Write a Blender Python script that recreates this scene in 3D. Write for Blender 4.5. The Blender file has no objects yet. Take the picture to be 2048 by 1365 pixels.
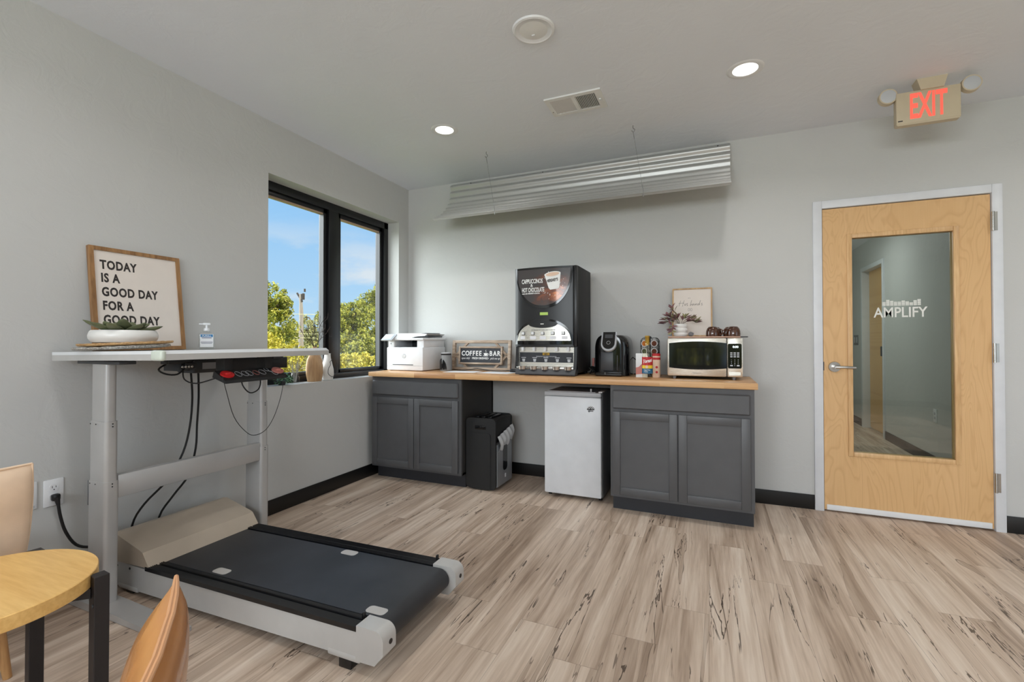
import bpy, bmesh, math, random
import numpy as np
from mathutils import Vector, Matrix, Euler
random.seed(7)
S = bpy.context.scene
COL = S.collection
PI = math.pi

# ------------------------------------------------------------------ camera, world, sun, exposure
cam = bpy.data.cameras.new('camera')
cam_o = bpy.data.objects.new('camera', cam); COL.objects.link(cam_o)
cam.sensor_width = 36.0
cam.lens = 932.16 * 36 / 2048
cam.shift_x = 0.9 / 2048
cam.shift_y = -9.86 / 2048
cam.clip_start = 0.05; cam.clip_end = 300
yaw, pitch, roll = 0.4033, 0.0118, -0.0007
Fv = Vector((-math.sin(yaw)*math.cos(pitch), math.cos(yaw)*math.cos(pitch), math.sin(pitch)))
Rv = Vector((math.cos(yaw), math.sin(yaw), 0)); Uv = Rv.cross(Fv)
R2 = Rv*math.cos(roll) + Uv*math.sin(roll); U2 = -Rv*math.sin(roll) + Uv*math.cos(roll)
M = Matrix((R2, U2, -Fv)).transposed().to_4x4(); M.translation = Vector((2.742, -3.83, 1.1719))
cam_o.matrix_world = M
S.camera = cam_o

S.view_settings.view_transform = 'Standard'
S.view_settings.look = 'None'
S.view_settings.gamma = 1.0
S.view_settings.use_curve_mapping = False
S.view_settings.exposure = 0.0

def lin(c):
    r = []
    for v in c[:3]:
        v = v / 255.0
        r.append(v/12.92 if v <= 0.04045 else ((v+0.055)/1.055)**2.4)
    return (r[0], r[1], r[2], 1.0)

class NT:
    """small node-tree writer"""
    def __init__(s, tree): s.t = tree; s.n = tree.nodes; s.l = tree.links
    def node(s, kind, ins=None, **props):
        nd = s.n.new(kind)
        for k, v in props.items(): setattr(nd, k, v)
        for k, v in (ins or {}).items(): s.put(nd.inputs[k], v)
        return nd
    def put(s, sock, v):
        if isinstance(v, bpy.types.NodeSocket): s.l.new(v, sock)
        else: sock.default_value = v
    def math(s, op, a, b=0.0, c=None):
        nd = s.n.new('ShaderNodeMath'); nd.operation = op
        s.put(nd.inputs[0], a); s.put(nd.inputs[1], b)
        if c is not None: s.put(nd.inputs[2], c)
        return nd.outputs[0]
    def mix(s, f, a, b, blend='MIX'):
        nd = s.n.new('ShaderNodeMix'); nd.data_type = 'RGBA'; nd.blend_type = blend
        s.put(nd.inputs[0], f); s.put(nd.inputs[6], a); s.put(nd.inputs[7], b)
        return nd.outputs[2]
    def ramp(s, f, stops, interp='LINEAR'):
        nd = s.n.new('ShaderNodeValToRGB'); nd.color_ramp.interpolation = interp
        e = nd.color_ramp.elements
        while len(e) < len(stops): e.new(0.5)
        for i, (p, c) in enumerate(stops):
            e[i].position = p; e[i].color = c if len(c) == 4 else (*c, 1)
        s.put(nd.inputs[0], f); return nd.outputs[0]
    def noise(s, vec, scale=5, detail=3, rough=0.5, dist=0.0):
        nd = s.node('ShaderNodeTexNoise', {'Scale': scale, 'Detail': detail, 'Roughness': rough, 'Distortion': dist})
        if vec is not None: s.put(nd.inputs['Vector'], vec)
        return nd.outputs[0]
    def xyz(s, x, y, z):
        nd = s.n.new('ShaderNodeCombineXYZ')
        s.put(nd.inputs[0], x); s.put(nd.inputs[1], y); s.put(nd.inputs[2], z); return nd.outputs[0]
    def sep(s, v):
        nd = s.n.new('ShaderNodeSeparateXYZ'); s.put(nd.inputs[0], v); return nd.outputs
    def bump(s, h, strength=0.1, dist=0.01):
        return s.node('ShaderNodeBump', {'Strength': strength, 'Distance': dist, 'Height': h}).outputs[0]

# sky: a clear blue dome that pales at the horizon, with scattered low clouds
W = bpy.data.worlds.new('sky'); S.world = W; W.use_nodes = True
wt = NT(W.node_tree); W.node_tree.nodes.clear()
wc = wt.node('ShaderNodeTexCoord').outputs['Generated']
wx, wy, wz = wt.sep(wc)[:3]
base = wt.ramp(wt.math('MULTIPLY_ADD', wz, 1.0, 0.0), [(0.0, lin((196, 226, 250))), (0.10, lin((176, 216, 252))), (0.30, lin((150, 203, 253))), (0.8, lin((110, 172, 240)))])
cv = wt.xyz(wt.math('MULTIPLY', wx, 2.2), wt.math('MULTIPLY', wy, 2.2), wt.math('MULTIPLY', wz, 6.0))
cl = wt.noise(cv, 2.1, 6, 0.55)
band = wt.ramp(wz, [(0.0, (1, 1, 1)), (0.14, (1, 1, 1)), (0.24, (0.0, 0.0, 0.0))])
cmask = wt.math('MULTIPLY', wt.ramp(cl, [(0.50, (0, 0, 0)), (0.64, (1, 1, 1))]), band)
skyc = wt.mix(wt.math('MULTIPLY', cmask, 0.85), base, lin((232, 236, 244)))
bg = wt.node('ShaderNodeBackground', {'Color': skyc, 'Strength': 1.0})
wo = wt.node('ShaderNodeOutputWorld'); wt.l.new(bg.outputs[0], wo.inputs[0])

def light(name, kind, loc, energy, color=(1, 1, 1), rot=(0, 0, 0), parent=None, **kw):
    d = bpy.data.lights.new(name, kind); d.energy = energy; d.color = color
    for k, v in kw.items(): setattr(d, k, v)
    o = bpy.data.objects.new(name, d); COL.objects.link(o)
    o.location = loc; o.rotation_euler = rot
    if parent: o.parent = parent
    return o
# sun from over the building, so it lights the trees and never enters the room
sun = light('sun', 'SUN', (0, 0, 20), 6.5, (1.0, 0.93, 0.80), angle=0.01)
sun.rotation_euler = Vector((-0.72, -0.12, -0.62)).to_track_quat('-Z', 'Y').to_euler()
# soft bright sky from beyond the left window, coming in over the counter
sky_glow = light('sky_glow', 'SUN', (-20, -10, 20), 13.0, (0.95, 0.98, 1.0), angle=math.radians(80))
sky_glow.rotation_euler = Vector((0.75, 0.54, -0.29)).to_track_quat('-Z', 'Y').to_euler()
# daylight through the big window behind the camera; the right wall's lamp is added
win_light = light('daylight_rear', 'AREA', (2.2, -6.58, 1.88), 92, (0.90, 0.96, 1.0), (PI/2, 0, PI), shape='RECTANGLE', size=3.2, size_y=0.85)
win_light.rotation_euler = (math.radians(90), 0, 0)
side_light = light('added_side_light', 'AREA', (6.32, -3.6, 1.45), 13, (0.90, 0.96, 1.0), (0, math.radians(90), 0), shape='RECTANGLE', size=1.7, size_y=3.0)
LAMP_W = 4.4
CEIL = 2.672

# ------------------------------------------------------------------ materials
def new_mat(name):
    m = bpy.data.materials.new(name); m.use_nodes = True
    t = NT(m.node_tree); m.node_tree.nodes.clear()
    out = t.node('ShaderNodeOutputMaterial')
    b = t.node('ShaderNodeBsdfPrincipled')
    t.l.new(b.outputs[0], out.inputs[0])
    return m, t, b, out

def P(name, rgb, rough=0.5, metal=0.0, var=0.03, vscale=12, bump=0.0, bscale=80, spec=0.5, coat=0.0, emit=None, estr=1.0, stretch=(1, 1, 1)):
    m, t, b, out = new_mat(name)
    co = t.node('ShaderNodeTexCoord').outputs['Object']
    mp = t.node('ShaderNodeMapping', {'Vector': co, 'Scale': stretch}).outputs[0]
    n = t.noise(mp, vscale, 3)
    c = lin(rgb)
    d = tuple(max(0, x*(1-var)) for x in c[:3]) + (1,); u = tuple(min(1, x*(1+var)) for x in c[:3]) + (1,)
    t.put(b.inputs['Base Color'], t.ramp(n, [(0.3, d), (0.7, u)]))
    b.inputs['Roughness'].default_value = rough; b.inputs['Metallic'].default_value = metal
    b.inputs['Specular IOR Level'].default_value = spec
    b.inputs['Coat Weight'].default_value = coat
    if bump: t.put(b.inputs['Normal'], t.bump(t.noise(mp, bscale, 4), bump, 0.004))
    if emit:
        b.inputs['Emission Color'].default_value = lin(emit); b.inputs['Emission Strength'].default_value = estr
    return m

def wood(name, light_c, dark_c, axis=0, scale=1.0, rough=0.45, rings=14.0, contrast=0.6, bump=0.03):
    m, t, b, out = new_mat(name)
    co = t.node('ShaderNodeTexCoord').outputs['Object']
    sc = [9.0*scale]*3; sc[axis] = 0.9*scale
    mp = t.node('ShaderNodeMapping', {'Vector': co, 'Scale': sc}).outputs[0]
    n1 = t.noise(mp, 1.3, 4, 0.55, 0.6)
    rg = t.math('SINE', t.math('MULTIPLY', n1, rings*2.2))
    fine = t.noise(t.node('ShaderNodeMapping', {'Vector': co, 'Scale': [v*5 for v in sc]}).outputs[0], 2.0, 3)
    f = t.math('ADD', t.math('MULTIPLY', rg, 0.25*contrast), t.math('ADD', 0.5, t.math('MULTIPLY', t.math('SUBTRACT', fine, 0.5), 0.9)))
    t.put(b.inputs['Base Color'], t.ramp(f, [(0.2, lin(dark_c)), (0.75, lin(light_c))]))
    b.inputs['Roughness'].default_value = rough
    t.put(b.inputs['Normal'], t.bump(f, bump, 0.003))
    return m

def wall_paint(name, rgb, bump=0.25, rough=0.6):
    m, t, b, out = new_mat(name)
    co = t.node('ShaderNodeTexCoord').outputs['Object']
    a = t.noise(co, 9, 5, 0.55, 0.8)
    k = t.ramp(a, [(0.42, (0, 0, 0)), (0.60, (1, 1, 1))])
    f = t.noise(co, 120, 2)
    h = t.math('ADD', t.math('MULTIPLY', k, 0.7), t.math('MULTIPLY', f, 0.15))
    c = lin(rgb)
    t.put(b.inputs['Base Color'], t.mix(t.noise(co, 1.4, 3), tuple(x*0.96 for x in c[:3])+(1,), tuple(min(1, x*1.04) for x in c[:3])+(1,)))
    b.inputs['Roughness'].default_value = rough
    b.inputs['Specular IOR Level'].default_value = 0.35
    t.put(b.inputs['Normal'], t.bump(h, bump, 0.004))
    return m

def floor_mat():
    m, t, b, out = new_mat('vinyl_plank')
    co = t.node('ShaderNodeTexCoord').outputs['Object']
    x, y, z = t.sep(co)[:3]
    PW, PL = 0.182, 1.22
    u = t.math('DIVIDE', x, PW); i = t.math('FLOOR', u); fu = t.math('SUBTRACT', u, i)
    ri = t.node('ShaderNodeTexWhiteNoise', {'W': i}, noise_dimensions='1D').outputs[0]
    v = t.math('ADD', t.math('DIVIDE', y, PL), t.math('MULTIPLY', ri, 7.0)); j = t.math('FLOOR', v); fv = t.math('SUBTRACT', v, j)
    rn = t.node('ShaderNodeTexWhiteNoise', {'Vector': t.xyz(i, j, 0.0)}, noise_dimensions='2D').outputs[0]
    ox = t.math('MULTIPLY', rn, 37.0); oy = t.math('MULTIPLY', rn, 91.0)
    # broad figure, fine grain
    g1 = t.noise(t.xyz(t.math('ADD', t.math('MULTIPLY', x, 12.0), ox), t.math('ADD', t.math('MULTIPLY', y, 0.75), oy), rn), 1.0, 4, 0.55, 0.7)
    g2 = t.noise(t.xyz(t.math('ADD', t.math('MULTIPLY', x, 70.0), ox), t.math('ADD', t.math('MULTIPLY', y, 3.0), oy), rn), 1.0, 3, 0.6)
    tone = t.math('ADD', t.math('MULTIPLY', t.math('SUBTRACT', g1, 0.5), 1.45), t.math('ADD', t.math('MULTIPLY', t.math('SUBTRACT', rn, 0.5), 0.26), 0.56))
    tone = t.math('ADD', tone, t.math('MULTIPLY', t.math('SUBTRACT', g2, 0.5), 0.75))
    col = t.ramp(tone, [(0.06, lin((130, 108, 90))), (0.40, lin((178, 156, 137))), (0.66, lin((204, 183, 164))), (0.95, lin((223, 206, 189)))])
    # dark heartwood tongues with a sharp wavy edge
    h1 = t.noise(t.xyz(t.math('ADD', t.math('MULTIPLY', x, 8.0), oy), t.math('ADD', t.math('MULTIPLY', y, 0.42), ox), rn), 1.0, 3, 0.5, 0.8)
    heart = t.ramp(h1, [(0.612, (0, 0, 0)), (0.622, (1, 1, 1)), (0.74, (0.4, 0.4, 0.4))])
    col = t.mix(t.math('MULTIPLY', heart, 0.42), col, lin((140, 118, 100)))
    edge = t.math('LESS_THAN', t.math('ABSOLUTE', t.math('SUBTRACT', h1, 0.617)), 0.0022)
    col = t.mix(t.math('MULTIPLY', edge, 0.6), col, lin((72, 56, 44)))
    # wandering dark cracks and mineral streaks
    w1 = t.noise(t.xyz(t.math('ADD', t.math('MULTIPLY', x, 12.0), ox), t.math('ADD', t.math('MULTIPLY', y, 0.8), oy), 3.3), 1.0, 5, 0.55, 0.5)
    crk = t.math('LESS_THAN', t.math('ABSOLUTE', t.math('SUBTRACT', w1, 0.5)), 0.006)
    msk = t.ramp(t.noise(t.xyz(t.math('ADD', t.math('MULTIPLY', x, 5.0), oy), t.math('ADD', t.math('MULTIPLY', y, 1.8), ox), 8.1), 1.0, 2), [(0.51, (0, 0, 0)), (0.57, (1, 1, 1))])
    col = t.mix(t.math('MULTIPLY', t.math('MULTIPLY', crk, msk), 0.85), col, lin((66, 52, 42)))
    st = t.noise(t.xyz(t.math('ADD', t.math('MULTIPLY', x, 46.0), oy), t.math('ADD', t.math('MULTIPLY', y, 2.6), ox), 5.0), 1.0, 3, 0.6, 0.4)
    stm = t.math('MULTIPLY', t.ramp(st, [(0.66, (0, 0, 0)), (0.74, (1, 1, 1))]), msk)
    col = t.mix(t.math('MULTIPLY', stm, 0.8), col, lin((84, 66, 53)))
    # plank joints
    se = t.math('MAXIMUM', t.math('LESS_THAN', fu, 0.012), t.math('LESS_THAN', fv, 0.0022))
    col = t.mix(t.math('MULTIPLY', se, 0.35), col, lin((95, 78, 64)))
    t.put(b.inputs['Base Color'], col)
    t.put(b.inputs['Roughness'], t.math('ADD', 0.36, t.math('MULTIPLY', g2, 0.18)))
    b.inputs['Specular IOR Level'].default_value = 0.45
    t.put(b.inputs['Normal'], t.bump(t.math('SUBTRACT', g2, t.math('MULTIPLY', se, 0.6)), 0.08, 0.002))
    return m

def butcher(name):
    m, t, b, out = new_mat(name)
    co = t.node('ShaderNodeTexCoord').outputs['Object']
    x, y, z = t.sep(co)[:3]
    i = t.math('FLOOR', t.math('MULTIPLY', y, 22.0))
    r1 = t.node('ShaderNodeTexWhiteNoise', {'W': i}, noise_dimensions='1D').outputs[0]
    j = t.math('FLOOR', t.math('ADD', t.math('MULTIPLY', x, 2.6), t.math('MULTIPLY', r1, 9.0)))
    rn = t.node('ShaderNodeTexWhiteNoise', {'Vector': t.xyz(i, j, 0.0)}, noise_dimensions='2D').outputs[0]
    g = t.noise(t.xyz(t.math('ADD', t.math('MULTIPLY', x, 3.0), t.math('MULTIPLY', rn, 50.0)), t.math('MULTIPLY', y, 60.0), t.math('MULTIPLY', z, 60.0)), 1.0, 4, 0.6, 0.8)
    f = t.math('ADD', t.math('MULTIPLY', rn, 0.45), t.math('MULTIPLY', g, 0.6))
    t.put(b.inputs['Base Color'], t.ramp(f, [(0.2, lin((148, 100, 60))), (0.5, lin((196, 148, 100))), (0.85, lin((222, 182, 134)))]))
    b.inputs['Roughness'].default_value = 0.38
    t.put(b.inputs['Normal'], t.bump(g, 0.03, 0.002))
    return m

def birch():
    m, t, b, out = new_mat('birch_veneer')
    co = t.node('ShaderNodeTexCoord').outputs['Object']
    x, y, z = t.sep(co)[:3]
    n = t.noise(t.xyz(t.math('MULTIPLY', x, 4.5), 0.0, t.math('MULTIPLY', z, 1.1)), 1.0, 2, 0.4, 1.0)
    rg = t.math('FRACT', t.math('MULTIPLY', n, 17.0))
    line = t.ramp(rg, [(0.0, (1, 1, 1)), (0.25, (0.15, 0.15, 0.15)), (0.8, (0.0, 0.0, 0.0)), (1.0, (1, 1, 1))])
    fine = t.noise(t.xyz(t.math('MULTIPLY', x, 160.0), 0.0, t.math('MULTIPLY', z, 5.0)), 1.0, 3)
    big = t.noise(t.xyz(t.math('MULTIPLY', x, 6.0), 0.0, t.math('MULTIPLY', z, 0.8)), 1.0, 2)
    col = t.mix(big, lin((214, 172, 118)), lin((226, 186, 136)))
    col = t.mix(t.math('MULTIPLY', line, 0.34), col, lin((188, 140, 90)))
    col = t.mix(t.math('MULTIPLY', t.math('SUBTRACT', fine, 0.35), 0.5), col, lin((198, 152, 102)))
    t.put(b.inputs['Base Color'], col)
    b.inputs['Roughness'].default_value = 0.42
    return m

def glass(name, tint=(1, 1, 1), refl=1.0, ior=1.5, rough=0.0):
    m = bpy.data.materials.new(name); m.use_nodes = True
    t = NT(m.node_tree); m.node_tree.nodes.clear()
    out = t.node('ShaderNodeOutputMaterial')
    tr = t.node('ShaderNodeBsdfTransparent', {'Color': (*tint, 1)})
    gl = t.node('ShaderNodeBsdfGlossy', {'Color': (1, 1, 1, 1), 'Roughness': rough})
    fr = t.node('ShaderNodeFresnel', {'IOR': ior}).outputs[0]
    co = t.node('ShaderNodeTexCoord').outputs['Object']
    n = t.noise(co, 3, 2)
    front = t.math('SUBTRACT', 1.0, t.node('ShaderNodeNewGeometry').outputs['Backfacing'])   # only the outer faces mirror
    f = t.math('MULTIPLY', t.math('MULTIPLY', fr, front), t.math('ADD', refl*0.97, t.math('MULTIPLY', n, refl*0.06)))
    mx = t.node('ShaderNodeMixShader'); t.put(mx.inputs[0], f)
    t.l.new(tr.outputs[0], mx.inputs[1]); t.l.new(gl.outputs[0], mx.inputs[2]); t.l.new(mx.outputs[0], out.inputs[0])
    return m

def leafmat(name, stops, trans=0.35, rough=0.5):
    m = bpy.data.materials.new(name); m.use_nodes = True
    t = NT(m.node_tree); m.node_tree.nodes.clear()
    out = t.node('ShaderNodeOutputMaterial')
    rnd = t.node('ShaderNodeNewGeometry').outputs['Random Per Island']
    col = t.ramp(rnd, [(p, lin(c)) for p, c in stops])
    b = t.node('ShaderNodeBsdfPrincipled', {'Base Color': col, 'Roughness': rough})
    tl = t.node('ShaderNodeBsdfTranslucent', {'Color': col})
    mx = t.node('ShaderNodeMixShader', {0: trans})
    t.l.new(b.outputs[0], mx.inputs[1]); t.l.new(tl.outputs[0], mx.inputs[2]); t.l.new(mx.outputs[0], out.inputs[0])
    return m

def brushed(name, rgb, rough=0.3, axis=0):
    m, t, b, out = new_mat(name)
    co = t.node('ShaderNodeTexCoord').outputs['Object']
    sc = [400.0]*3; sc[axis] = 4.0
    n = t.noise(t.node('ShaderNodeMapping', {'Vector': co, 'Scale': sc}).outputs[0], 1.0, 2)
    c = lin(rgb)
    t.put(b.inputs['Base Color'], t.mix(n, tuple(x*0.92 for x in c[:3])+(1,), c))
    b.inputs['Metallic'].default_value = 0.8
    t.put(b.inputs['Roughness'], t.math('ADD', rough-0.05, t.math('MULTIPLY', n, 0.1)))
    return m

M_ = {}
M_['wall'] = wall_paint('grey_wall_paint', (196, 196, 194))
M_['ceil'] = wall_paint('ceiling_paint', (226, 230, 237), 0.2)
M_['floor'] = floor_mat()
M_['base'] = P('black_vinyl_base', (16, 15, 15), 0.45)
M_['counter'] = butcher('butcher_block')
M_['birch'] = birch()
M_['birch_trim'] = wood('birch_trim', (226, 188, 138), (200, 156, 106), 2, 1.0, 0.4, 10, 0.4)
M_['doorframe'] = P('white_door_frame_paint', (216, 218, 222), 0.4, bump=0.05)
M_['cab'] = P('charcoal_cabinet_paint', (82, 82, 84), 0.42, bump=0.05, var=0.05, bscale=140)
M_['toe'] = P('dark_toe_kick', (42, 43, 48), 0.5)
M_['cabside'] = P('dark_cabinet_side', (52, 50, 48), 0.6)
M_['blackframe'] = P('black_window_aluminium', (18, 18, 20), 0.35)
M_['sashgrey'] = P('grey_sash_gasket', (34, 33, 35), 0.4)
M_['bronze'] = P('tan_glazing_bead', (176, 148, 126), 0.5)
M_['pane'] = glass('window_glass', (0.97, 0.99, 0.98), 0.8)
M_['doorglass'] = glass('door_glass', (0.80, 0.84, 0.81), 1.0)
M_['white'] = P('white_plastic', (228, 229, 231), 0.35)
M_['whitematt'] = P('white_enamel', (226, 226, 224), 0.45)
M_['fridge'] = P('white_fridge_enamel', (222, 224, 228), 0.32, bump=0.02, bscale=300)
M_['fridgeside'] = P('grey_fridge_side', (104, 104, 106), 0.5)
M_['grey'] = P('mid_grey_plastic', (122, 122, 124), 0.45)
M_['lgrey'] = P('light_grey_plastic', (188, 190, 194), 0.4)
M_['dgrey'] = P('dark_grey_plastic', (58, 60, 64), 0.4)
M_['black'] = P('black_plastic', (22, 22, 24), 0.32)
M_['blackmatt'] = P('matt_black_plastic', (26, 26, 27), 0.6)
M_['gloss'] = P('gloss_black_plastic', (9, 9, 11), 0.08, spec=0.7)
M_['cable'] = P('black_cable_rubber', (14, 14, 15), 0.5)
M_['silver'] = P('silver_powder_coat', (186, 184, 182), 0.34, metal=0.3, var=0.03)
M_['desk'] = P('grey_desk_laminate', (184, 182, 179), 0.32, var=0.03)
M_['deskedge'] = P('pale_desk_edge', (222, 224, 226), 0.35, var=0.03)
M_['tape'] = P('pale_green_tape', (206, 214, 202), 0.45)
M_['hood'] = P('taupe_metallic_paint', (190, 175, 157), 0.36, metal=0.1, var=0.03)
M_['tside'] = P('silver_grey_treadmill_paint', (194, 192, 189), 0.36, metal=0.1, var=0.03)
M_['belt'] = P('treadmill_belt', (47, 48, 52), 0.48, var=0.30, vscale=5, bump=0.05, bscale=500)
M_['rail'] = P('black_side_rail', (20, 21, 24), 0.24)
M_['sticker'] = P('pale_grey_sticker', (192, 188, 184), 0.4)
M_['steel'] = brushed('brushed_stainless', (232, 228, 218), 0.28, 0)
M_['chrome'] = P('satin_chrome', (190, 188, 184), 0.25, metal=1.0)
M_['galv'] = P('corrugated_galvanised', (194, 193, 190), 0.34, metal=0.45, var=0.04, stretch=(2, 60, 60))
M_['zinc'] = P('zinc_wire', (150, 150, 150), 0.35, metal=0.9)
M_['red'] = P('red_plastic', (205, 38, 40), 0.35)
M_['pink'] = P('worn_red_plastic', (198, 122, 112), 0.45)
M_['oak'] = wood('oak_picture_frame', (164, 122, 78), (122, 86, 52), 2, 1.0)
M_['lightoak'] = wood('light_oak_frame', (204, 168, 118), (170, 132, 86), 2)
M_['weathered'] = wood('weathered_pine', (192, 172, 152), (146, 124, 104), 0, 1.4)
M_['canvas'] = P('cream_print', (226, 216, 207), 0.6, var=0.02)
M_['ink'] = P('dark_brown_ink', (44, 38, 36), 0.6)
M_['inkgrey'] = P('grey_ink', (104, 100, 96), 0.6)
M_['inkwhite'] = P('white_ink', (238, 238, 236), 0.5)
M_['chalk'] = P('chalkboard_black', (48, 50, 56), 0.6, var=0.15, vscale=20)
M_['bowl'] = P('white_glazed_pot', (226, 224, 220), 0.3)
M_['weave'] = wood('woven_seagrass', (205, 165, 114), (150, 112, 70), 0, 6.0, 0.7)
M_['weavegrey'] = wood('woven_grey_fibre', (190, 186, 178), (90, 84, 78), 0, 6.0, 0.7)
M_['soil'] = P('dark_soil', (52, 44, 36), 0.9, bump=0.4)
M_['suc'] = P('succulent_green', (98, 104, 74), 0.5, var=0.22, vscale=14)
M_['clear'] = glass('clear_plastic', (0.95, 0.96, 0.96), 1.0)
M_['bottleglass'] = glass('clear_bottle_glass', (0.95, 0.94, 0.86), 1.0)
M_['bluelabel'] = P('blue_label', (52, 118, 168), 0.4)
M_['navy'] = P('navy_ink', (38, 48, 84), 0.5)
M_['birchtable'] = wood('honey_table_veneer', (242, 198, 124), (222, 172, 98), 0, 1.1, 0.34, 9, 0.35)
M_['tableleg'] = P('dark_bronze_steel', (44, 40, 40), 0.42, metal=0.3)
M_['leather'] = P('caramel_leather', (184, 124, 70), 0.27, coat=0.25, var=0.14, vscale=9, bump=0.06, bscale=240)
M_['leathersheen'] = P('tan_leather_painted_sheen', (238, 210, 182), 0.5, var=0.08, vscale=9, bump=0.06, bscale=240)  # tan leather with the window's sheen put into its base colour
M_['piping'] = P('leather_piping', (206, 152, 108), 0.4)
M_['paleleg'] = wood('pale_wood_leg', (206, 158, 104), (170, 122, 76), 2)
M_['brown'] = P('brown_glazed_ceramic', (70, 38, 22), 0.12, var=0.2, coat=0.6)
M_['boardpink'] = wood('pinkish_wood_board', (196, 160, 140), (160, 122, 102), 0)
M_['exitbody'] = P('beige_exit_sign_plastic', (196, 182, 156), 0.5)
M_['exitred'] = P('lit_red_letters', (230, 80, 66), 0.4, emit=(255, 104, 86), estr=0.72)
M_['lens'] = P('lit_lamp_lens', (255, 255, 255), 0.5, emit=(255, 252, 244), estr=2.2)
M_['lcd'] = P('green_lcd', (150, 175, 90), 0.4, emit=(160, 190, 80), estr=0.35)
M_['screen'] = P('pale_blue_screen', (190, 210, 226), 0.25, emit=(190, 212, 230), estr=0.25)
M_['led'] = P('white_led_digits', (235, 245, 250), 0.4, emit=(235, 245, 250), estr=0.9)
M_['paper'] = P('white_paper', (232, 232, 236), 0.6)
M_['redlabel'] = P('red_label', (184, 28, 34), 0.4)
M_['yellow'] = P('yellow_label', (232, 196, 40), 0.4)
M_['teal'] = P('teal_blue_label', (30, 96, 132), 0.4)
M_['gold'] = P('gold_foil', (178, 142, 62), 0.35, metal=0.7)
M_['podorange'] = P('orange_pod_lid', (204, 120, 52), 0.4, var=0.3, vscale=90)
M_['podbrown'] = P('brown_pod_lid', (112, 66, 48), 0.4, var=0.3, vscale=90)
M_['cream'] = P('cream_carton', (224, 192, 168), 0.5)
M_['tanvase'] = wood('pale_wood_vase', (196, 160, 120), (172, 134, 96), 2, 1.2)
M_['bark'] = P('dark_twig', (58, 46, 40), 0.8)
M_['paletwig'] = P('pale_grey_twig', (170, 166, 160), 0.7)
M_['trunk'] = P('tree_bark', (112, 98, 82), 0.9, bump=0.5, bscale=6)
M_['polewood'] = P('bleached_pole_wood', (150, 136, 126), 0.85, var=0.15, stretch=(8, 8, 0.5))
M_['wire'] = P('pale_power_wire', (214, 200, 150), 0.6)
M_['ground'] = P('summer_grass', (112, 128, 56), 0.9, var=0.3, vscale=0.6)
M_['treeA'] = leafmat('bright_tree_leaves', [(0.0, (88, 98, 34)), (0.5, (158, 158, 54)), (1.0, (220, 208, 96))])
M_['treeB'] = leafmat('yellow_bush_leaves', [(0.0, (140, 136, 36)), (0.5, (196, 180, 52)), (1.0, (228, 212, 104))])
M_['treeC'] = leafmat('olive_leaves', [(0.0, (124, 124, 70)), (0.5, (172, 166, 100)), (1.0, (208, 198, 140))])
M_['plantgreen'] = leafmat('small_plant_green', [(0.0, (70, 120, 74)), (0.5, (110, 158, 100)), (1.0, (176, 204, 178))], 0.2)
M_['purple'] = leafmat('purple_green_leaves', [(0.0, (104, 66, 72)), (0.45, (136, 94, 96)), (0.7, (122, 118, 86)), (1.0, (168, 160, 116))], 0.15)
M_['bag'] = glass('clear_bag_film', (0.90, 0.91, 0.92), 1.6, 1.5, 0.25)
M_['bagwhite'] = P('frosted_bag_film', (214, 216, 218), 0.4)
M_['shredsilver'] = P('silver_bin_front', (150, 152, 156), 0.38, metal=0.4)
M_['frost'] = P('frosted_white_vinyl', (226, 226, 220), 0.6)
M_['darkimage'] = P('dark_chocolate_print', (58, 42, 38), 0.25, var=0.5, vscale=14)
M_['mesh_window'] = P('microwave_window_mesh', (30, 31, 31), 0.05, spec=0.9)
M_['canister'] = P('grey_canister', (132, 132, 132), 0.4)

def poster_mat():
    m, t, b, out = new_mat('chocolate_poster')
    co = t.node('ShaderNodeTexCoord').outputs['Object']
    x, y, z = t.sep(co)[:3]
    d = t.math('SQRT', t.math('ADD', t.math('POWER', t.math('MULTIPLY', t.math('SUBTRACT', x, 0.10), 1.0), 2.0), t.math('POWER', t.math('SUBTRACT', z, 0.62), 2.0)))
    n = t.noise(t.xyz(t.math('MULTIPLY', x, 6.0), 0.0, t.math('MULTIPLY', z, 16.0)), 1.0, 4, 0.6, 0.7)
    f = t.math('ADD', t.math('MULTIPLY', d, 3.4), t.math('MULTIPLY', t.math('SUBTRACT', n, 0.5), 1.4))
    t.put(b.inputs['Base Color'], t.ramp(f, [(0.02, lin((214, 130, 70))), (0.16, lin((140, 78, 50))), (0.40, lin((84, 58, 50))), (0.65, lin((66, 62, 62)))]))
    b.inputs['Roughness'].default_value = 0.15
    b.inputs['Coat Weight'].default_value = 0.4
    return m
M_['poster'] = poster_mat()

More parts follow.
